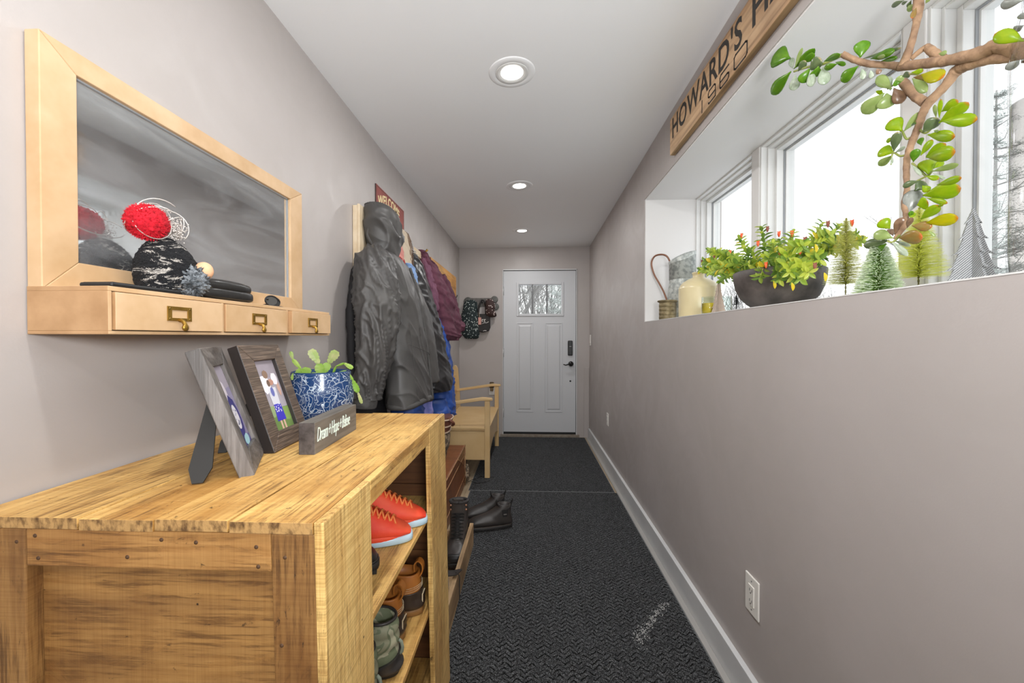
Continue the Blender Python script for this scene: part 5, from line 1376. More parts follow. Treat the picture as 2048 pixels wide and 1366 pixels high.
t = thing('grey_jacket', 'second charcoal jacket, its front edge showing just beyond the hooded jacket', 'jacket', (-0.74, 2.56, 1.3))
garment([(1.70, 2.52, -.835, .05, .04), (1.66, 2.53, -.815, .12, .065), (1.55, 2.54, -.785, .16, .085), (1.35, 2.55, -.745, .17, .11), (1.15, 2.55, -.725, .17, .118), (0.98, 2.55, -.715, .17, .12)], n=80, seed=12, amp=0.010, creases=.006).build('body', M_JKT, t)
t = thing('blue_snow_pants', 'royal blue snow pants below the hooded jacket, seen above the cabinet top', 'pants', (-0.72, 2.25, 0.8))
garment([(1.00, 2.27, -.72, .07, .05), (0.90, 2.28, -.70, .10, .07), (0.75, 2.28, -.69, .115, .08), (0.5, 2.28, -.69, .11, .08)], n=70, seed=21, amp=0.012, creases=0.010).build('leg', M_BLUE, t)
t = thing('lavender_garment', 'small lavender cloth edge beside the blue pants under the jacket hem', 'garment', (-0.66, 2.42, 0.8))
garment([(0.96, 2.40, -.65, .04, .04), (0.88, 2.41, -.645, .055, .048), (0.7, 2.41, -.645, .06, .05), (0.55, 2.41, -.65, .06, .05)], n=48, seed=25, amp=0.006, vf=(30, 30, 2)).build('cloth', M_LAV, t)

t = thing('beige_scarf', 'beige fleece scarf with brown piping hanging beside the jacket hood', 'scarf', (-0.83, 2.68, 1.75))
garment([(1.99, 2.66, -.862, .03, .012), (1.97, 2.67, -.852, .07, .022), (1.88, 2.68, -.845, .09, .028), (1.75, 2.69, -.840, .09, .030), (1.58, 2.70, -.838, .09, .03)], n=50, seed=31, amp=0.005).build('body', mat('beige_fleece', 'c9b9a2', 0.9, bscale=200, bstr=0.4), t)
for k in range(3):
    seam('piping', [(-0.835, 2.735 - .03 * k, 1.985), (-0.812, 2.755 - .03 * k, 1.90), (-0.806, 2.765 - .03 * k, 1.75), (-0.806, 2.765 - .03 * k, 1.60)], 0.003, mat('brown_piping', '6f5540', 0.8) if k == 0 else bpy.data.materials['brown_piping'], t)
t = thing('red_fringed_scarf', 'pink and red fringed scarf peeking out under the hood', 'scarf', (-0.78, 2.42, 1.78))
garment([(1.93, 2.44, -.845, .03, .02), (1.88, 2.45, -.835, .05, .03), (1.80, 2.46, -.825, .055, .035), (1.74, 2.46, -.82, .05, .03)], n=40, seed=36, amp=0.005).build('cloth', mat('pink_wool', 'd08a80', 0.9, bscale=200, bstr=0.4), t)
q = MB(); rnd = random.Random(8)
for i in range(26):
    y = 2.41 + i * 0.004; x = -0.785 - rnd.random() * .01
    q.tube([(x, y, 1.76), (x + .006, y + rnd.uniform(-.004, .004), 1.735), (x + .002, y + rnd.uniform(-.008, .008), 1.705)], 0.0022, 5)
q.build('fringe', mat('red_fringe', 'a83030', 0.8), t, kind='stuff')
t = thing('light_blue_garment', 'sliver of light blue cloth between the hooded jacket and black snow pants', 'garment', (-0.79, 2.66, 1.6))
garment([(1.75, 2.60, -.79, .03, .015), (1.70, 2.62, -.775, .045, .02), (1.60, 2.65, -.76, .05, .02), (1.50, 2.66, -.75, .05, .02)], n=36, seed=41, amp=0.004).build('cloth', mat('light_blue_cloth', '7f9fce', 0.7), t)

SP = thing('black_snow_pants', 'black snow pants hanging by a strap with silver buckle', 'pants', (-0.76, 2.9, 1.4))
q = MB(); pts = [(-0.845, 2.80, 1.955), (-0.842, 2.815, 1.93), (-0.838, 2.83, 1.88), (-0.825, 2.86, 1.82)]
rings = []
for p in catmull(pts, 5):
    p = Vector(p); rings.append([p + Vector((.004, -.036, 0)), p + Vector((.010, .036, 0)), p + Vector((.004, .036, 0)), p + Vector((-.002, -.036, 0))])
q.loft(rings, True, True, False); q.build('strap', M_BLKF, SP)
ringm = MB(); ringm.tube([(-0.832, 2.79, 1.868), (-0.822, 2.875, 1.872), (-0.822, 2.875, 1.890), (-0.832, 2.79, 1.886), (-0.832, 2.79, 1.868)], 0.0025, 6); ringm.build('buckle', M_STEEL, SP)
garment([(1.86, 2.85, -.838, .040, .020), (1.78, 2.88, -.825, .075, .035), (1.62, 2.92, -.800, .13, .055), (1.45, 2.94, -.775, .16, .075), (1.25, 2.94, -.745, .17, .09), (1.08, 2.93, -.72, .17, .105), (0.96, 2.92, -.70, .17, .115), (0.88, 2.92, -.70, .16, .11)], n=90, sub=12, seed=14, amp=0.014, creases=0.012, cf=(4, 4, 9)).build('leg', M_BLKF, SP)

PF = thing('purple_fleece', 'plum purple fleece jacket hanging in front of the pine board', 'jacket', (-0.75, 3.35, 1.6))
garment([(1.965, 3.20, -.862, .03, .015), (1.93, 3.23, -.850, .07, .026), (1.86, 3.30, -.832, .13, .045), (1.72, 3.36, -.800, .19, .075), (1.55, 3.40, -.765, .20, .10), (1.38, 3.40, -.735, .19, .115), (1.28, 3.38, -.725, .17, .11), (1.24, 3.38, -.73, .15, .095)], n=90, sub=12, seed=17, amp=0.028, creases=0.014, vf=(7, 7, 3)).build('body', M_PURP, PF)
sleeve([(-0.80, 3.50, 1.80), (-0.745, 3.56, 1.65), (-0.70, 3.58, 1.50), (-0.665, 3.58, 1.38), (-0.63, 3.56, 1.36), (-0.60, 3.54, 1.39)], [.06, .075, .072, .062, .05, .042], amp=0.010, seed=6, flat=0.9).build('sleeve', M_PURP, PF)
sleeve([(-0.845, 3.17, 1.90), (-0.80, 3.16, 1.75), (-0.765, 3.17, 1.6), (-0.75, 3.19, 1.48)], [.025, .038, .040, .035], amp=0.009, seed=16, flat=0.8).build('sleeve', M_PURPL, PF)
seam('lining_edge', [(-0.850, 3.16, 1.93), (-0.80, 3.20, 1.78), (-0.745, 3.24, 1.60), (-0.705, 3.27, 1.42), (-0.69, 3.28, 1.28)], 0.007, M_PURPL, PF)

BP = thing('blue_overalls', 'royal blue snow overalls hanging below the purple fleece beside the settle', 'pants', (-0.74, 3.2, 0.9))
garment([(1.42, 3.22, -.78, .10, .05), (1.30, 3.22, -.755, .13, .07), (1.10, 3.21, -.735, .15, .085), (0.90, 3.20, -.72, .155, .095), (0.75, 3.19, -.71, .155, .10), (0.64, 3.19, -.705, .15, .10)], n=90, sub=12, seed=23, amp=0.014, creases=0.012).build('leg', M_BLUE, BP)
garment([(0.80, 3.02, -.70, .06, .06), (0.72, 3.02, -.695, .09, .085), (0.66, 3.02, -.69, .09, .085)], n=60, seed=27, amp=0.010, creases=.008).build('leg', M_BLUE, BP)

# ------------------------------------------------------------------ hooks by the door
DB = thing('wall_hook_rack', 'small metal rack with round medallion ends on the back wall left of the door', 'rack', (-0.60, 5.07, 1.7))
M_GALV = mat('galvanised_metal', '8d8f8c', 0.45, metal=0.5, col2='a9aca8', nscale=24)
MB().box(-0.76, -0.44, 5.066, 5.074, 1.655, 1.765).build('plate', mat('dull_zinc', '6e6a66', 0.6, col2='595552', nscale=40), DB, bevel=0.002)
M_MED = mat('verdigris_disc', '4e4f4c', 0.6, col2='63625e', nscale=40)
for x, z, r in ((-0.775, 1.722, .055), (-0.438, 1.745, .045), (-0.425, 1.655, .045)):
    q = MB(); q.lathe([(r, 5.074), (r, 5.066), (r * .85, 5.060), (r * .5, 5.062), (0.002, 5.058)], (x, 0, z), 28, axis='Y'); q.build('medallion', M_MED, DB)
for x in (-0.70, -0.59, -0.49):
    MB().tube([(x, 5.066, 1.70), (x, 5.035, 1.70), (x, 5.028, 1.72)], 0.006, 8).build('hook', M_BLKMET, DB)
def dotmat(nm, base, dot, sc=60):
    m, nt, b = newmat(nm); v = N(nt, 'TexVoronoi'); v.inputs['Scale'].default_value = sc; nt.links.new(coords(nt, (1, .3, 1), rand=False), v.inputs['Vector'])
    nt.links.new(ramp(nt, v.outputs['Distance'], [(0.22, dot), (0.30, base)]), b.inputs['Base Color']); b.inputs['Roughness'].default_value = 0.8; return m
def ygar(keys, n=40, seed=0, amp=0.006, ex=2.2, ymax=5.062):
    ks = catmull(keys, 7); q = MB(); rings = []
    for (z, xc, hx, hy) in ks:
        ring = []
        for k in range(n):
            a = 2 * PI * k / n; p = Vector((xc + hx * math.cos(a), ymax - hy + hy * math.sin(a) * .98, z))
            p += Vector((math.cos(a), math.sin(a) * .4, 0)) * amp * ridge(Vector((p.x * 25 + seed, p.y * 25, p.z * 5)))
            p.y = min(p.y, ymax); ring.append(p)
        rings.append(ring)
    return q.loft(rings)
t = thing('patterned_scarf', 'dark teal scarf with white floral print on the left hook', 'scarf', (-0.73, 5.05, 1.5))
ygar([(1.735, -.735, .03, .03), (1.70, -.735, .07, .045), (1.60, -.745, .085, .05), (1.45, -.745, .10, .05), (1.32, -.735, .10, .045), (1.26, -.73, .08, .035), (1.245, -.725, .05, .02)], seed=2, amp=.014).build('body', dotmat('teal_floral_print', '1d2a2c', 'c4ccc8', 46), t)
t = thing('tote_bag', 'small black tote bag with a pink tag on the middle hook', 'bag', (-0.585, 5.04, 1.45))
q = MB(); q.prism([(-0.665, 1.56), (-0.492, 1.56), (-0.488, 1.39), (-0.505, 1.345), (-0.585, 1.325), (-0.66, 1.355)], lambda u, v, w: (u, w, v), 5.000, 5.058); q.build('body', mat('black_canvas', '1e1b1b', 0.6, bscale=60, bstr=0.3), t, bevel=0.008)
for y in (5.006, 5.052):
    MB().tube(catmull([(-0.640, y, 1.55), (-0.635, y, 1.63), (-0.605, 5.035, 1.72), (-0.585, 5.032, 1.735), (-0.565, 5.035, 1.72), (-0.535, y, 1.63), (-0.525, y, 1.55)], 5), 0.009, 8).build('handle', bpy.data.materials['black_canvas'], t)
pt = MB().box(-0.635, -0.598, 4.990, 4.993, 1.425, 1.515).build('tag', mat('pink_tag', 'cf9a8e', 0.6), t)
MB().tube([(-0.628, 4.995, 1.575), (-0.622, 4.992, 1.54), (-0.616, 4.992, 1.515)], 0.0015, 5).build('tag_string', M_STITCH, pt)
q = MB()
for x0, x1, z0, z1 in ((-.592, -.57, 1.485, 1.493), (-.592, -.584, 1.468, 1.485), (-.564, -.542, 1.485, 1.493), (-.564, -.556, 1.468, 1.485), (-.592, -.575, 1.462, 1.468), (-.564, -.546, 1.462, 1.468)): q.box(x0, x1, 4.998, 5.0, z0, z1)
q.tube([(-.59, 4.999, 1.435), (-.56, 4.999, 1.45), (-.53, 4.999, 1.448), (-.505, 4.999, 1.462)], .004, 5); q.tube([(-.575, 4.999, 1.345), (-.555, 4.999, 1.352), (-.535, 4.999, 1.348)], .004, 5)
q.build('white_print', mat('white_print', 'd8d4d0', 0.6), t, kind='stuff')
t = thing('polka_dot_scarf', 'brown scarf with white dots bunched on the right hook', 'scarf', (-0.48, 5.04, 1.65))
ygar([(1.75, -.50, .02, .02), (1.72, -.49, .045, .04), (1.66, -.485, .055, .05), (1.60, -.49, .05, .05), (1.55, -.475, .06, .045), (1.52, -.46, .03, .03)], seed=12, amp=.012, ymax=5.055).build('body', dotmat('brown_polka_dot', '3a2724', 'd8c8c4', 40), t)

# ------------------------------------------------------------------ things on the window sill
SIL = SILL + 0.0005
t = thing('metal_pitcher', 'tall galvanised metal pitcher with a curved copper handle at the far end of the sill', 'pitcher', (0.935, 2.51, SIL))
GALV = mat('mottled_galvanised', 'c2c6c1', 0.45, metal=0.15, col2='969b98', nscale=46, stops=(0.42, 0.6), bscale=60, bstr=0.1)
px_, py_ = 0.935, 2.51
q = MB(); rings = []
for r, z in ((.078, 0), (.080, .004), (.080, .012), (.078, .02), (.0765, .09), (.079, .15), (.073, .20), (.066, .255), (.0655, .262), (.0665, .266), (.0655, .27), (.0665, .33), (.0695, .36), (.0725, .385), (.0725, .40)):
    ring = []
    for k in range(48):
        a = 2 * PI * k / 48
        p = Vector((px_ + r * math.cos(a), py_ + r * math.sin(a), SIL + z))
        if z > .33:   # slanted mouth rising to the spout
            f = (z - .33) / .07; u = (math.cos(a) * .9 - math.sin(a) * .45)
            p.z += f * (0.030 * u - 0.012); p.x += f * .012 * max(0, u) ** 3; p.y -= f * .008 * max(0, u) ** 3
        ring.append(p)
    rings.append(ring)
inner_ = [[Vector((px_ + (p.x - px_) * .965, py_ + (p.y - py_) * .965, p.z)) for p in rings[-1]], [Vector((px_ + (p.x - px_) * .95, py_ + (p.y - py_) * .95, SIL + .25)) for p in rings[-1]]]
q.loft(rings + inner_, True, True); q.build('body', GALV, t)
hp = [on_x(x_, y_, 0.880 + (x_ - 1340) * 0.00235) for x_, y_ in ((1342, 528), (1334, 513), (1322, 509), (1309, 513), (1303, 527), (1308, 548), (1318, 566), (1327, 583), (1334, 600), (1342, 612))]
hp = [Vector((p.x, py_ - .02 - .05 * math.sin(i / 8 * PI) - .01, p.z)) if False else p for i, p in enumerate(hp)]
MB().tube(catmull([tuple(p) for p in hp], 5), 0.0058, 8).build('handle', mat('copper_handle', '8d6450', 0.4, metal=0.4), t)

t = thing('tin_cup', 'small corrugated brass-coloured tin cup in front of the pitcher', 'cup', (0.835, 2.456, SIL))
q = MB(); pr = [(.044, 0)]
for i in range(4):
    z = .004 + i * .024; pr += [(.0475, z), (.0485, z + .010), (.0475, z + .021), (.0462, z + .0225)]
pr += [(.047, .104), (.056, .110), (.058, .114), (.056, .118), (.050, .116), (.045, .10), (.040, .02)]
q.lathe(pr, (.835, 2.456, SIL), 40); q.build('body', mat('aged_brass_tin', '8f8160', 0.5, metal=0.4, col2='6b5f44', nscale=40, bscale=60, bstr=0.2), t)

t = thing('stoneware_jug', 'cream stoneware jug with sloped shoulders on the sill', 'jug', (0.915, 2.206, SIL))
q = MB(); q.lathe([(.092, 0), (.098, .004), (.099, .02), (.100, .155), (.0985, .165), (.0965, .167), (.093, .175), (.080, .192), (.055, .208), (.034, .217), (.029, .222), (.0295, .235), (.033, .240), (.0325, .246), (.027, .247), (.022, .238), (.02, .2)], (.915, 2.206, SIL), 64); q.build('body', mat('cream_stoneware', 'd8caa2', 0.28, col2='d0c096', nscale=5), t)

t = thing('glass_tumbler', 'clear glass with yellow candle wax in front of the stoneware jug', 'glass', (0.842, 1.909, SIL))
gx, gy = 0.842, 1.909
MB().lathe([(.030, 0), (.033, .002), (.034, .085), (.0325, .085), (.0315, .008), (.01, .006)], (gx, gy, SIL), 32).build('glass', M_TUMBLER, t)
MB().lathe([(.0312, .009), (.0312, .055), (.002, .055)], (gx, gy, SIL), 32).build('wax', mat('yellow_wax', 'e3c21f', 0.5, col2='d4b634', nscale=30), t)
t = thing('glass_tumbler', 'clear empty glass behind the small wooden tree', 'glass', (0.918, 1.925, SIL))
MB().lathe([(.030, 0), (.033, .002), (.034, .088), (.0325, .088), (.0315, .008), (.01, .006)], (0.918, 1.925, SIL), 32).build('glass', M_TUMBLER, t)

def fir_outline(h, w, tiers=6, tip=0.02):
    L = [(0, h)]; 
    for i in range(tiers):
        f0 = (i + 1) / tiers; z = h * (1 - f0 * .97)
        x = w * (0.10 + .90 * f0 ** 1.15)
        xi = w * (0.10 + .90 * f0 ** 1.15) * .66
        L.append((x * .72, z + h / tiers * .22)); L.append((x, z)); 
        if i < tiers - 1: L.append((xi, z + h / tiers * .10))
    return L
def cross_tree(name, lbl, c, h, w, m, th=0.003, rz=0.5, tiers=6, ribs=False, pm=None):
    t = thing(name, lbl, 'ornament', c)
    for j in range(2):
        a = rz + j * PI / 2; u = Vector((math.cos(a), math.sin(a), 0)); n_ = Vector((-u.y, u.x, 0))
        R_ = fir_outline(h, w, tiers); pl = R_ + [(R_[-1][0] * .96, 0), (-R_[-1][0] * .96, 0)] + [(-x, z) for x, z in R_[:0:-1]]
        q = MB(); q.prism(pl, lambda x, z, d: Vector(c) + u * x + n_ * d + Vector((0, 0, z)), -th / 2 - j * .0002, th / 2 + j * .0002); q.build('panel', pm or m, t)
    return t
M_PLY = mat('whitewashed_plywood', 'b8a898', 0.7, col2='a6968a', nscale=30)
cross_tree('wooden_tree', 'small slotted wooden fir tree beside the yellow candle glass', (0.850, 1.835, SIL), 0.150, 0.044, M_PLY, 0.003, 2.2, 6)
def ribmat():
    m, nt, b = newmat('ribbed_grey_cardboard'); co = coords(nt, (1, 1, 1), rand=False)
    mp = N(nt, 'Mapping'); mp.inputs['Rotation'].default_value = (0.75, 0.5, 0.0); nt.links.new(co, mp.inputs[0])
    w_ = N(nt, 'TexWave'); w_.bands_direction = 'Z'; w_.inputs['Scale'].default_value = 95; nt.links.new(mp.outputs[0], w_.inputs['Vector'])
    nt.links.new(ramp(nt, w_.outputs['Fac'], [(0.2, '6f7173'), (0.6, 'b3b5b6')]), b.inputs['Base Color']); b.inputs['Roughness'].default_value = 0.7
    bump(nt, b, w_.outputs['Fac'], 0.6, 0.002); return m
cross_tree('grey_paper_tree', 'large grey ribbed cut-out fir tree at the right end of the sill', (0.925, 0.877, SIL), 0.166, 0.056, ribmat(), 0.004, 1.25, 5)

def bristle_tree(name, lbl, c, z0, h, r, m, n, tipm=None, stem=True, wire='8a8456', rr=0.0011, base=False, flat=1.0):
    t = thing(name, lbl, 'bottle brush tree', c, 0, 'bottle brush trees')
    c = Vector(c); rnd = random.Random(hash(name + lbl) % 1000 if False else int(n + h * 1000))
    q = MB()
    for s_ in (0, PI): q.tube([c + Vector((.0013 * math.cos(i * 1.1 + s_), .0013 * math.sin(i * 1.1 + s_), (z0 + h) * i / 60)) for i in range(61)], 0.0012, 5)
    q.build('wire_stem', mat('wire_' + wire, wire, 0.4, metal=0.4) if 'wire_' + wire not in bpy.data.materials else bpy.data.materials['wire_' + wire], t)
    q = MB(); q2 = MB()
    for i in range(n):
        f = rnd.random() ** 0.8 if not base else rnd.random() ** .9; f = 1 - f      # denser towards the bottom
        f = i / n; f = 1 - math.sqrt(1 - f) if False else f
        z = z0 + h * f; a = rnd.random() * 2 * PI
        R_ = r * ((1 - f) ** 0.80 * .92 + .08) * rnd.uniform(.88, 1.06) * (1 if f < .97 else .5)
        d = Vector((math.cos(a), math.sin(a), rnd.uniform(-.12, .10)))
        p0 = c + Vector((0, 0, z)); p1 = p0 + d * R_; w_ = Vector((-d.y, d.x, rnd.uniform(-.8, .8))).normalized() * rr * .5
        mid = p0.lerp(p1, .72)
        q.add([p0 - w_, p0 + w_, p1 + w_ * .5, p1 - w_ * .5], [(0, 1, 2, 3)])
        if tipm: q2.add([mid - w_ * 1.9, mid + w_ * 1.9, p1 + d * .0006 + w_ * 1.7, p1 + d * .0006 - w_ * 1.7], [(0, 1, 2, 3)])
    q.build('bristles', m, t, kind='stuff')
    if tipm: q2.build('snowy_tips', tipm, t, kind='stuff')
    return t
M_BRI = leafmat('olive_bristle', 'd0d27a', 'e4e49c', 0.65)
M_BRI2 = leafmat('lime_bristle', 'e0e46e', 'eef09a', 0.66)
M_BRIG = leafmat('green_bristle', '98c058', 'b8d880', 0.6)
M_FROST = leafmat('frosted_tips', 'eef4e0', 'fafcf4', 0.6, 0.8)
bristle_tree('bottle_brush_tree', 'olive bottle brush tree next to the flower bowl', (0.945, 1.238, SIL), 0.056, 0.196, 0.056, M_BRI, 3400)
bristle_tree('bottle_brush_tree', 'snow-tipped green bottle brush tree, the shortest and frontmost', (0.868, 1.034, SIL), 0.004, 0.143, 0.052, M_BRIG, 4200, M_FROST, base=True)
bristle_tree('bottle_brush_tree', 'yellow-green bottle brush tree behind the jade plant twigs', (1.0, 1.073, SIL), 0.052, 0.178, 0.062, M_BRI2, 3600, wire='6f6a3a')
bristle_tree('bottle_brush_tree', 'tiny dark bottle brush tree low on the sill just left of the bowl', (0.985, 1.948, SIL), 0.05, 0.045, 0.018, mat('dark_bristle', '262e2c', 0.7), 700, wire='333333')

# flowering bowl ------------------------------------------------------
BC = Vector((0.930, 1.539, SIL))
bw = thing('flower_bowl', 'dark weathered round bowl overflowing with a green plant with small orange flowers', 'potted plant', BC)
q = MB(); q.lathe([(.062, 0), (.075, .003), (.100, .020), (.124, .045), (.140, .080), (.147, .115), (.148, .140), (.143, .143), (.138, .138), (.136, .112)], BC, 72, cap1=False); q.build('bowl', mat('weathered_dark_bowl', '5c5450', 0.6, col2='3c3734', nscale=14, bscale=40, bstr=0.5, bdist=0.003), bw)
q = MB(); q.lathe([(.137, .120), (.08, .132), (.002, .136)], BC, 40, cap0=False); q.build('soil', M_SOIL, bw)
M_L1 = leafmat('leaf_green', '96b440', 'b8cc60', 0.45, 0.3, 18); M_L2 = leafmat('leaf_dark_green', '5f8434', '86a44c', 0.35, 0.3, 18); M_L3 = leafmat('leaf_lime', 'c4d648', 'e0e474', 0.5, 0.35, 18); M_L4 = leafmat('leaf_yellow', 'e8cc28', 'f0d848', 0.45, 0.4)
def leaf_mesh(nm, m, l=0.026, w=0.011, cup=0.003, curl=-0.004):
    q = MB(); rows = []
    for f, wf in ((0, .12), (.15, .55), (.38, .95), (.6, 1.0), (.82, .68), (1, .06)):
        z = curl * f * f * (l / .026)
        rows.append([(f * l, -w * .5 * wf, z + cup * wf), (f * l, 0, z), (f * l, w * .5 * wf, z + cup * wf)])
    q.loft(rows, False, False, True, False)
    me = bpy.data.meshes.new(nm); me.from_pydata(q.v, [], q.f); me.polygons.foreach_set('use_smooth', [True] * len(q.f)); me.materials.append(m); return me
LM = [leaf_mesh('small_leaf', m) for m in (M_L1, M_L2, M_L3, M_L4)]
rnd = random.Random(11)
stems = MB(); leaf_T = []; flowers = []
tops = []   # (pixel x, pixel y, depth x) of the shoot tips read from the bowl's outline
for px0, py0, X_ in ((1408, 522, .86), (1420, 545, .84), (1418, 500, .90), (1440, 505, .88), (1462, 512, .86), (1480, 476, .88), (1500, 500, .90), (1523, 455, .90), (1546, 486, .86), (1560, 480, .95), (1585, 466, .90), (1606, 492, .85), (1622, 480, 1.0), (1645, 446, .96), (1660, 470, .93), (1680, 452, 1.0), (1712, 470, 1.02), (1725, 480, 1.0), (1640, 520, .88), (1600, 560, .82), (1560, 560, .815), (1500, 560, .82), (1470, 560, .83), (1440, 560, .85), (1618, 545, .83), (1535, 520, .83), (1575, 515, .84), (1450, 530, .84), (1540, 490, .97), (1500, 530, .95), (1660, 500, .97), (1690, 500, 1.02), (1400, 540, .88), (1580, 545, .80), (1520, 555, .80), (1480, 535, .81)):
    tops.append(on_x(px0, py0, X_))
for ti, T in enumerate(tops):
    d = T - BC; ang = math.atan2(d.y, d.x); rad = min(.105, math.hypot(d.x, d.y) * .55)
    b0 = BC + Vector((math.cos(ang) * rad, math.sin(ang) * rad, .130))
    mid = b0.lerp(T, .5) + Vector((0, 0, .030 if T.z < BC.z + .22 else .012))
    pts = [Vector(p) for p in catmull([tuple(b0), tuple(mid), tuple(T)], 10)]
    stems.tube(pts, [0.0028 - .0018 * i / (len(pts) - 1) for i in range(len(pts))], 5)
    L_ = sum((pts[i + 1] - pts[i]).length for i in range(len(pts) - 1)); nn_ = max(6, int(L_ / .0080))
    for k in range(nn_):
        f = (k + .7) / nn_; ix = f * (len(pts) - 1); i0 = min(int(ix), len(pts) - 2); p = pts[i0].lerp(pts[i0 + 1], ix - i0); tg = (pts[i0 + 1] - pts[i0]).normalized()
        base_u = tg.orthogonal().normalized(); 
        for s_ in (0, PI):
            ph = k * PI / 2 + s_ + rnd.uniform(-.3, .3)
            out = (base_u * math.cos(ph) + tg.cross(base_u) * math.sin(ph))
            dr = (out + tg * rnd.uniform(.35, .8)).normalized(); yv = tg.cross(out).normalized(); zv = dr.cross(yv)
            sc = rnd.uniform(1.0, 1.55) * (1.0 - .35 * max(0, f - .75) / .25)
            M_ = Matrix((( dr.x, yv.x, zv.x, p.x), (dr.y, yv.y, zv.y, p.y), (dr.z, yv.z, zv.z, p.z), (0, 0, 0, 1))) @ Matrix.Diagonal((sc, sc, sc, 1))
            right = p.y < 1.42
            mi = rnd.choices((0, 1, 2, 3), (5, 3, 2.5 + 3 * right, .35))[0]
            leaf_T.append((M_, mi, p.x + abs(p.y) * .01))
    if rnd.random() < .42: flowers.append(T + Vector((-.004, 0, .004)))
stems.build('stems', leafmat('stem_green', '9aa650', 'b8b868', 0.2), bw, kind='stuff')
leaf_T.sort(key=lambda q_: q_[2])
near = leaf_T[:290]; rest = leaf_T[290:]
off = Matrix.Translation(-BC)
for M_, mi, _ in near:
    o = bpy.data.objects.new('leaf', LM[mi]); COL.objects.link(o); o.parent = bw; o.matrix_local = off @ M_
for mi in range(4):
    q = MB(); me = LM[mi]
    for M_, m2, _ in rest:
        if m2 == mi: q.add([M_ @ v.co for v in me.vertices], [tuple(p.vertices) for p in me.polygons], True)
    if q.v: q.build('foliage', (M_L1, M_L2, M_L3, M_L4)[mi], bw, kind='stuff')
M_FLO = mat('orange_flower', 'ee5022', 0.5, col2='f07040', nscale=60); M_FLD = mat('dried_flower', '8a5040', 0.7)
for px0, py0, X_, dr_ in ((1483, 471, .88, 0), (1460, 505, .86, 0), (1584, 467, .90, 0), (1516, 487, .86, 0), (1532, 530, .82, 0), (1558, 468, .92, 0), (1535, 458, .90, 1), (1404, 523, .86, 1), (1656, 448, .96, 1), (1610, 480, .88, 1), (1600, 502, .86, 0), (1560, 505, .86, 0), (1704, 446, 1.0, 0), (1428, 515, .88, 1), (1630, 532, .84, 1)):
    p = on_x(px0, py0, X_); q = MB()
    q.lathe([(.0006, -.012), (.003, -.008), (.0052, 0), (.0045, .006), (.0015, .009)], p, 10)
    for k in range(4):
        a = k * PI / 2; q.tube([p + Vector((.002 * math.cos(a), .002 * math.sin(a), .005)), p + Vector((.006 * math.cos(a), .006 * math.sin(a), .010))], [.0022, .0008], 5)
    q.build('flower', (M_FLO, M_FLD)[dr_], bw)
for px0, py0, X_ in ((1547, 562, .80), (1583, 565, .795), (1630, 480 + 8, .86), (1584, 517, .83), (1648, 545, .83)):
    p = on_x(px0, py0, X_); o = bpy.data.objects.new('leaf', LM[3]); COL.objects.link(o); o.parent = bw
    o.matrix_local = Matrix.Translation(p - BC) @ Matrix.Rotation(R(75), 4, 'Y') @ Matrix.Rotation(R(90), 4, 'X')

# jade plant -----------------------------------------------------------
JR = Vector((0.925, 0.70, SIL + .5))
jp = thing('jade_plant', 'jade plant with brown woody branches and fleshy green leaves arching across the window', 'plant', JR)
M_BARK = mat('jade_bark', 'b08e6e', 0.8, col2='80644e', nscale=34, bscale=70, bstr=1.0, bdist=0.003, stretch=(1, 1, 1))
def bpts(L): return [on_x(x, y, X_) for x, y, X_, r in L], [r for x, y, X_, r in L]
def branch(L, nm='branch', m=None, n=14, knob=True):
    p, r = bpts(L)
    r = [.86 * ri / 800 * pi_.y for ri, pi_ in zip(r, p)]
    keys = catmull([tuple(a) + (b_,) for a, b_ in zip(p, r)], 8)
    q = MB(); pts = [Vector(k_[:3]) for k_ in keys]; rr = [k_[3] * (1 + (.10 * max(0, math.sin(i * 1.35)) if knob else 0) + .08 * noise.noise(Vector((i * .5, 1, r[0] * 99)))) for i, k_ in enumerate(keys)]
    q.tube(pts, rr, n); q.build(nm, m or M_BARK, jp); return p
B1 = branch([(2120, 108, .93, 18), (2048, 100, .925, 17), (2000, 90, .92, 16), (1960, 106, .91, 13), (1900, 120, .90, 11), (1850, 127, .895, 10), (1800, 133, .885, 9)])
branch([(2060, 112, .93, 12), (1985, 116, .925, 12), (1940, 127, .92, 13), (1913, 142, .92, 11.5), (1890, 172, .915, 9), (1858, 205, .905, 9), (1846, 226, .90, 7.5), (1836, 256, .90, 7), (1822, 290, .895, 6.5), (1814, 320, .89, 6), (1813, 352, .885, 5.5), (1814, 380, .88, 5), (1808, 408, .875, 5), (1812, 430, .87, 5), (1808, 452, .865, 5.5), (1790, 478, .86, 4)])
branch([(1850, 205, .905, 9), (1828, 190, .90, 8.5), (1808, 166, .895, 8.5), (1803, 160, .893, 7)])
branch([(1805, 133, .885, 9), (1820, 95, .89, 7), (1832, 50, .895, 6.5), (1836, 20, .90, 9), (1838, -30, .90, 9)])
branch([(1822, 117, .90, 5), (1850, 95, .91, 5.5), (1857, 97, .912, 7.5), (1868, 106, .91, 8.5), (1885, 116, .905, 8)])
branch([(1800, 133, .885, 8), (1775, 130, .875, 6.5), (1740, 128, .845, 6.5), (1710, 120, .82, 6), (1684, 108, .795, 6)])
M_JS = leafmat('jade_twig', '8c9848', 'a4a860', 0.15)
branch([(1684, 110, .795, 4), (1660, 122, .78, 3.2), (1640, 130, .77, 3), (1616, 134, .76, 2.6), (1588, 143, .752, 2)], 'twig', M_JS, 8, False)
branch([(1820, 276, .895, 2.6), (1812, 277, .89, 2.4), (1804, 262, .885, 2.2), (1801, 262, .885, 2)], 'twig', M_JS, 8, False)
branch([(1812, 310, .89, 2.4), (1800, 312, .885, 2.2), (1786, 306, .88, 2), (1782, 330, .88, 1.2)], 'twig', M_JS, 8, False)
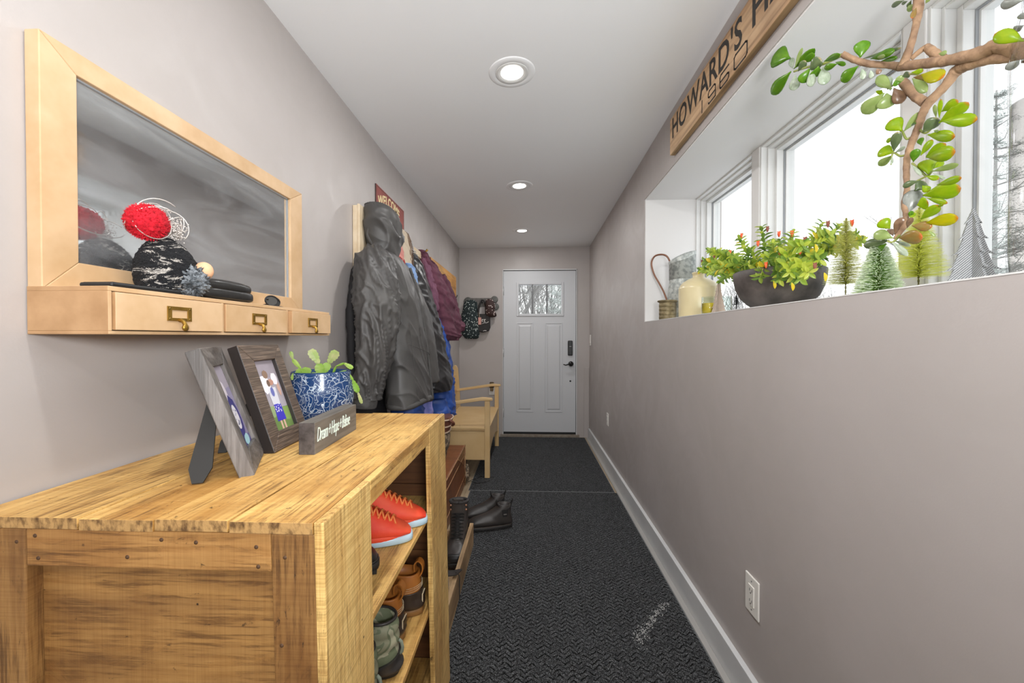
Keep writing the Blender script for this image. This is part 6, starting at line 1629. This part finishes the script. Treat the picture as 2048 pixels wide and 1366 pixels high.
branch([(1824, 326, .89, 2.2), (1840, 340, .90, 2.4), (1854, 352, .905, 2.2), (1866, 340, .91, 2)], 'twig', M_JS, 8, False)
branch([(1816, 372, .885, 2.4), (1838, 360, .895, 2.2), (1854, 352, .90, 2)], 'twig', M_JS, 8, False)
branch([(1806, 158, .893, 2.6), (1790, 168, .885, 2.2), (1775, 178, .88, 2)], 'twig', M_JS, 8, False)
branch([(1806, 152, .893, 2), (1822, 148, .895, 2), (1838, 150, .90, 1.6)], 'twig', M_JS, 8, False)
branch([(1840, 260, .90, 2.4), (1852, 266, .905, 2.2), (1868, 252, .91, 2)], 'twig', M_JS, 8, False)
branch([(1800, 470, .86, 2.4), (1786, 484, .855, 2.4), (1775, 482, .85, 2)], 'twig', M_JS, 8, False)
def jadeleaf(nm, m, rim=None):
    q = MB(); rings = []
    for f, wf, tk_ in ((0, .10, .5), (.10, .22, .6), (.25, .52, .9), (.42, .82, 1.0), (.60, 1.0, 1.0), (.76, .97, .9), (.88, .76, .75), (.96, .42, .5), (1.0, .05, .2)):
        ring = []
        for k in range(12):
            a = 2 * PI * k / 12; y = math.cos(a) * .5 * wf; z = math.sin(a) * .09 * tk_ - .05 * math.sin(f * PI) + .10 * (y * y)
            ring.append((f, y, z))
        rings.append(ring)
    q.loft(rings)
    me = bpy.data.meshes.new(nm); me.from_pydata(q.v, [], q.f); me.polygons.foreach_set('use_smooth', [True] * len(q.f)); me.materials.append(m); return me
def jadem(nm, c1, c2, tr, rimc=None, rough=0.25):
    m = leafmat(nm, c1, c2, tr, rough, 3)
    if rimc:
        nt = m.node_tree; b = nt.nodes['Principled BSDF']; src = b.inputs['Base Color'].links[0].from_socket
        tcn = N(nt, 'TexCoord'); sx_ = N(nt, 'SeparateXYZ'); nt.links.new(tcn.outputs['Object'], sx_.inputs[0])
        f_ = ramp(nt, sx_.outputs[0], [(0.90, '000000'), (0.985, 'ffffff')])
        c = mixc(nt, f_, src, rimc)
        for l in list(src.links):
            if l.to_node.name != c.node.name: nt.links.new(c, l.to_socket)
        nt.links.new(src, c.node.inputs[6])
    return m
JM = dict(b=jadem('jade_bright', '9fc01e', 'b8cc28', .55, 'd08a30'), g=jadem('jade_green', '5f9420', '7aa82c', .45), d=jadem('jade_dark', '5c6e48', '708056', .2, 'a89a70'), y=jadem('jade_yellow', 'c8c818', 'd6cc20', .6, 'd88a28'), s=jadem('jade_silver', 'c2ccb8', '9cac90', .25), p=jadem('jade_pale', 'a6bc70', 'b8c884', .45), o=jadem('jade_orange', '9c8a4c', 'a4783c', .3, 'd07030'), r=jadem('jade_brown', '7c5f4a', '94755a', .15), k=jadem('jade_grey', '8c9088', 'a4a6a0', .2))  # silver variant paints a white backlit sheen into the leaf colour
JL = {k_: jadeleaf('jade_leaf_' + k_, m_) for k_, m_ in JM.items()}
rj = random.Random(5)
def leaves(ox, oy, sc, X_, L, sp_=.03):
    for bx_, by_, tx_, ty_, w, kx in L:
        dx = rj.uniform(-sp_, sp_)
        b_ = on_x(ox + bx_ / sc, oy + by_ / sc, X_ + dx * .4); e_ = on_x(ox + tx_ / sc, oy + ty_ / sc, X_ + dx)
        d = e_ - b_; ln_ = d.length; d.normalize()
        view = ((b_ + e_) / 2 - Vector((0, 0, H))).normalized()
        yv = view.cross(d).normalized(); roll = rj.uniform(-.35, .35); zv = d.cross(yv)
        y2 = yv * math.cos(roll) + zv * math.sin(roll); z2 = d.cross(y2)
        dist = ((b_ + e_) / 2 - Vector((0, 0, H))).dot(cw); wm = w / sc / FPX * dist * 1.15
        o = bpy.data.objects.new('leaf', JL[kx]); COL.objects.link(o); o.parent = jp
        o.matrix_local = Matrix.Translation(b_ - JR) @ Matrix(((d.x, y2.x, z2.x, 0), (d.y, y2.y, z2.y, 0), (d.z, y2.z, z2.z, 0), (0, 0, 0, 1))) @ Matrix.Diagonal((ln_, wm, min(ln_, wm * 1.4) * 1.0, 1))
leaves(1500, 60, 6.208, .754, [(490, 350, 290, 330, 205, 'g'), (505, 520, 265, 795, 135, 'g'), (545, 480, 805, 230, 95, 'g'), (555, 470, 650, 220, 40, 'p'), (640, 400, 805, 300, 90, 'g'), (530, 480, 510, 350, 60, 's'), (600, 510, 690, 380, 80, 'd'), (560, 560, 550, 750, 100, 's'), (735, 480, 640, 660, 125, 'g'), (750, 500, 770, 700, 90, 's'), (740, 505, 880, 350, 130, 'd'), (850, 450, 800, 590, 110, 'g'), (905, 460, 925, 680, 120, 's'), (920, 390, 1120, 300, 70, 'g'), (1085, 420, 920, 480, 70, 'g'), (1060, 400, 1190, 430, 45, 'g'), (1340, 450, 1130, 635, 125, 'g'), (1370, 340, 1400, 130, 145, 'g'), (1390, 480, 1410, 610, 60, 's'), (1500, 500, 1510, 600, 50, 's'), (1570, 480, 1614, 540, 50, 'r')], .012)
leaves(1500, 0, 2.277, .862, [(510, 268, 690, 218, 16, 'd'), (550, 268, 658, 232, 34, 'g'), (598, 278, 672, 262, 18, 'g'), (575, 262, 615, 255, 16, 'p'), (645, 405, 578, 350, 38, 'p'), (640, 412, 622, 348, 28, 's'), (610, 425, 512, 517, 58, 'p'), (622, 425, 620, 495, 62, 'p'), (655, 402, 692, 470, 46, 'r'), (648, 390, 700, 345, 26, 'p'), (695, 348, 728, 335, 26, 'd'), (745, 352, 815, 352, 26, 'o'), (782, 340, 880, 352, 52, 'y'), (740, 358, 806, 418, 34, 'p'), (690, 372, 650, 385, 20, 'g'), (735, 330, 790, 322, 20, 'b'), (860, 245, 896, 240, 18, 'p'), (600, 410, 585, 430, 30, 'b')])
leaves(1700, 200, 5.253, .885, [(545, 322, 420, 215, 130, 'b'), (565, 330, 755, 120, 72, 'p'), (640, 275, 690, 235, 26, 'g'), (460, 540, 500, 333, 78, 'd'), (462, 395, 380, 440, 42, 'b'), (458, 555, 308, 530, 112, 'b'), (450, 580, 300, 690, 72, 'p'), (470, 555, 582, 490, 34, 's'), (445, 590, 438, 672, 22, 's'), (765, 340, 920, 185, 118, 'd'), (936, 190, 955, -10, 34, 'b'), (905, 190, 888, 50, 30, 'p'), (965, 120, 1135, 5, 90, 'b'), (935, 240, 1245, 25, 112, 'b'), (965, 222, 1338, 205, 112, 'b'), (820, 365, 1102, 385, 102, 'b'), (880, 322, 930, 330, 24, 'p'), (748, 475, 738, 400, 52, 'g'), (740, 585, 865, 415, 60, 'b'), (800, 590, 1005, 455, 84, 'b'), (805, 600, 1105, 545, 132, 'b'), (840, 620, 972, 575, 60, 'y'), (665, 650, 700, 512, 74, 'g'), (820, 775, 808, 630, 132, 'b'), (880, 720, 980, 640, 60, 'b'), (865, 750, 1142, 675, 58, 'p'), (650, 680, 752, 795, 30, 's'), (870, 770, 1000, 830, 26, 's')])
leaves(1700, 200, 5.253, .872, [(720, 850, 552, 905, 62, 'd'), (680, 955, 790, 858, 100, 'd'), (800, 800, 935, 830, 46, 'b'), (915, 892, 1172, 818, 72, 'b'), (770, 1002, 1165, 925, 152, 'b'), (808, 1030, 1025, 1085, 48, 'b'), (600, 1195, 690, 940, 140, 'k'), (705, 1105, 822, 1075, 118, 'b'), (745, 1252, 940, 1105, 92, 'b'), (900, 1125, 985, 1098, 24, 'b'), (795, 1290, 1138, 1238, 112, 'y'), (640, 1240, 640, 1165, 40, 'g'), (760, 900, 830, 960, 60, 'b')])
leaves(1700, 360, 5.692, .858, [(455, 552, 345, 455, 112, 'b'), (485, 662, 275, 605, 110, 'p'), (445, 688, 155, 742, 100, 'd'), (410, 728, 228, 862, 100, 'g'), (475, 700, 658, 862, 58, 's'), (500, 690, 692, 752, 38, 's'), (560, 655, 825, 645, 140, 'o'), (560, 660, 760, 665, 56, 'r'), (490, 635, 452, 555, 62, 'r'), (510, 618, 605, 425, 95, 'r'), (650, 545, 700, 425, 52, 'r'), (705, 520, 935, 530, 98, 'o'), (690, 440, 720, 365, 60, 'b'), (895, 575, 970, 645, 26, 'p')])
leaves(1740, 0, 6.65, .895, [(450, 5, 285, 85, 58, 'd'), (500, 15, 420, 55, 36, 'd'), (550, 5, 500, 100, 44, 'd'), (610, 50, 492, 140, 72, 'p'), (615, 105, 555, 245, 58, 'o'), (740, 45, 790, -20, 40, 'p'), (2040, 545, 1660, 450, 150, 'b'), (2040, 340, 1915, 400, 85, 'k'), (2030, 10, 1735, 70, 110, 'k'), (2060, 250, 2010, 180, 80, 'k'), (2045, 790, 1795, 920, 95, 'k')])

# tall glass jar that holds the jade, cut by the frame's right edge
vs_ = thing('glass_jar', 'tall clear glass jar of murky water at the right edge, holding the jade trunk', 'jar', (0.925, 0.76, SIL))
VX, VY = 0.925, 0.760
MB().lathe([(.038, 0), (.043, .004), (.0445, .05), (.0445, .38), (.043, .43), (.036, .47), (.030, .50), (.030, .54), (.033, .55), (.031, .55), (.028, .54), (.028, .50), (.034, .465), (.041, .43), (.0425, .38), (.0425, .05), (.039, .008), (.01, .006)], (VX, VY, SIL), 56).build('glass', M_VASE, vs_)
MB().lathe([(.0385, .010), (.042, .05), (.042, .325), (.002, .325)], (VX, VY, SIL), 40).build('water', glass('cloudy_water', (0.84, 0.82, 0.80, 1), 1.0, 0.2), vs_)
q = MB(); q.tube(catmull([(VX, VY, SIL + .03), (VX + .008, VY + .004, SIL + .2), (VX - .004, VY, SIL + .4), (VX, VY, SIL + .54), (VX + .002, VY - .02, SIL + .60), (on_x(2120, 108, .93).x, on_x(2120, 108, .93).y, on_x(2120, 108, .93).z)], 6), 0.013, 12); q.build('trunk', M_BARK, jp)

# ------------------------------------------------------------------ outside
structure('snowy_ground', MB().box(1.3, 80, -40, 80, -0.62, -0.6), M_SNOW)
structure('snowy_ground_2', MB().box(-40, 1.3, 5.4, 80, -0.62, -0.6), M_SNOW)
def bark(nm, c): return mat(nm, c, 0.9)
M_TW = bark('winter_bark', '84827f'); M_TW2 = bark('pale_winter_bark', 'a4a29f')
def bare_tree(lbl, loc, h, seed, m=M_TW, r0=None, cat='tree', grp='bare trees outside', spread=.5):
    rnd = random.Random(seed); q = MB(); loc = Vector(loc)
    def grow(p, d, L, r, lev):
        k = 4; pts = [p]; 
        for i in range(k):
            d = (d + Vector((rnd.gauss(0, .09), rnd.gauss(0, .09), rnd.gauss(0, .04) + .03))).normalized(); p = p + d * L / k; pts.append(p)
        q.tube(pts, [r * (1 - .45 * i / k) for i in range(k + 1)], 5 if lev < 2 else 3, False)
        if lev < 4:
            nb = (5, 5, 4, 3)[lev]
            for j in range(nb):
                f = rnd.uniform(.3, 1); b0 = pts[int(f * k)]; a = rnd.random() * 2 * PI
                nd = (d + Vector((math.cos(a), math.sin(a), rnd.uniform(-.1, .5))) * rnd.uniform(spread, spread * 1.9)).normalized()
                grow(b0, nd, L * rnd.uniform(.45, .68), r * .5, lev + 1)
    grow(loc, Vector((rnd.gauss(0, .05), rnd.gauss(0, .05), 1)), h * .5, r0 or h * .012, 0)
    o = q.build('bare_tree', m); tag(o, lbl, cat, grp); return o
def conifer(lbl, loc, h, w, seed, m, mt, grp='evergreens outside'):
    rnd = random.Random(seed); loc = Vector(loc)
    t = thing('conifer', lbl, 'tree', loc, 0, grp)
    q = MB(); q.tube([loc, loc + Vector((0, 0, h * .97))], [h * .010, h * .002], 8)
    nd_ = MB(); lv = 26
    for i in range(lv):
        f = (i + rnd.random()) / lv; z = h * (.08 + .90 * f)
        for j in range(6):
            R_ = w * (1 - f ** 1.4) * rnd.uniform(.45, 1.2) + .12
            a = rnd.random() * 2 * PI; p0 = loc + Vector((0, 0, z)); p1 = p0 + Vector((math.cos(a) * R_, math.sin(a) * R_, R_ * rnd.uniform(-.05, .55)))
            pm_ = p0.lerp(p1, .5) + Vector((rnd.gauss(0, .05), rnd.gauss(0, .05), -.08 * R_))
            q.tube([p0, pm_, p1], [.018, .011, .004], 4, False)
            for c_ in range(7):
                g = rnd.uniform(.25, 1.08); cc = p0.lerp(p1, g) + Vector((rnd.gauss(0, .10), rnd.gauss(0, .10), rnd.gauss(0, .07))) * (R_ * .5 + .35)
                for k in range(16):
                    c = cc + Vector((rnd.gauss(0, .05), rnd.gauss(0, .05), rnd.gauss(0, .035)))
                    d = Vector((rnd.gauss(0, 1), rnd.gauss(0, 1), rnd.gauss(0, .7) + .5)).normalized() * rnd.uniform(.04, .10); s_ = d.orthogonal().normalized() * .009
                    nd_.add([c - s_, c + s_, c + d], [(0, 1, 2)])
    q.build('branches', mt, t, kind='stuff'); nd_.build('needles', m, t, kind='stuff'); return t
M_NE = mat('hazy_needles', 'b4bab6', 0.9); M_NE2 = mat('distant_needles', 'bcc2be', 0.9)  # needles paled to grey, haze and overexposure painted into the colour
conifer('tall evergreen seen through the right window pane', (11.15, 10.1, -0.6), 8.0, 1.5, 4, M_NE, M_TW2)
conifer('lower evergreen in front of the tall one, through the right window pane', (9.25, 8.7, -0.6), 4.9, 1.7, 6, M_NE2, M_TW2)
bare_tree('slender bare tree left of the evergreens through the right window', (8.55, 8.3, -0.6), 6.2, 12, M_TW, .05)
BT = ('left window, directly behind the stoneware jug', 'left window, between the jug and the bowl', 'left window, behind the left rim of the bowl', 'far left window edge, behind the metal pitcher', 'middle window, just right of the bowl', 'middle window, between bowl and olive brush tree', 'middle window, behind the olive brush tree', 'middle window, behind the snowy brush tree', 'middle window, behind the right rim of the bowl', 'narrow gap behind the yellow-green brush tree')
k = 0
for px0, Y_, hh_ in ((1455, 22, 6.2), (1475, 26, 7.0), (1500, 24, 6.0), (1440, 19, 5.2), (1640, 20, 6.0), (1665, 17, 5.0), (1700, 19, 5.6), (1735, 18, 5.4), (1610, 24, 6.4), (1780, 15, 4.6)):
    r_ = cw + cr * ((px0 - 1024) / FPX); X_ = Y_ * r_.x / r_.y
    bare_tree('bare winter tree low in the ' + BT[k], (X_, Y_, -0.6), hh_, 100 + k, M_TW if k % 2 else M_TW2); k += 1
DT = ('thickest trunk in the left pane', 'nearest trunk in the middle pane', 'slim tree right of the middle pane trunk', 'slim tree at the left edge of the left pane', 'slim tree at the left edge of the right pane', 'slim tree at the right edge of the right pane', 'farthest tree, between left and middle panes')
k = 0
for x, y, hh_ in ((-0.35, 13, 8.5), (0.25, 15, 8.0), (0.55, 18, 9), (-0.7, 17, 8), (1.0, 16, 8), (1.5, 20, 8.5), (-0.05, 22, 9.5)):
    bare_tree('bare tree beyond the door, ' + DT[k], (x, y, -0.6), hh_, 200 + k, M_TW if k % 2 == 0 else M_TW2, .10 if k < 2 else .05, grp='bare trees beyond the door'); k += 1
conifer('evergreen beyond the right pane of the front door glass', (1.25, 14.0, -0.6), 5.2, 1.2, 9, M_NE2, M_TW2, 'evergreens beyond the door')
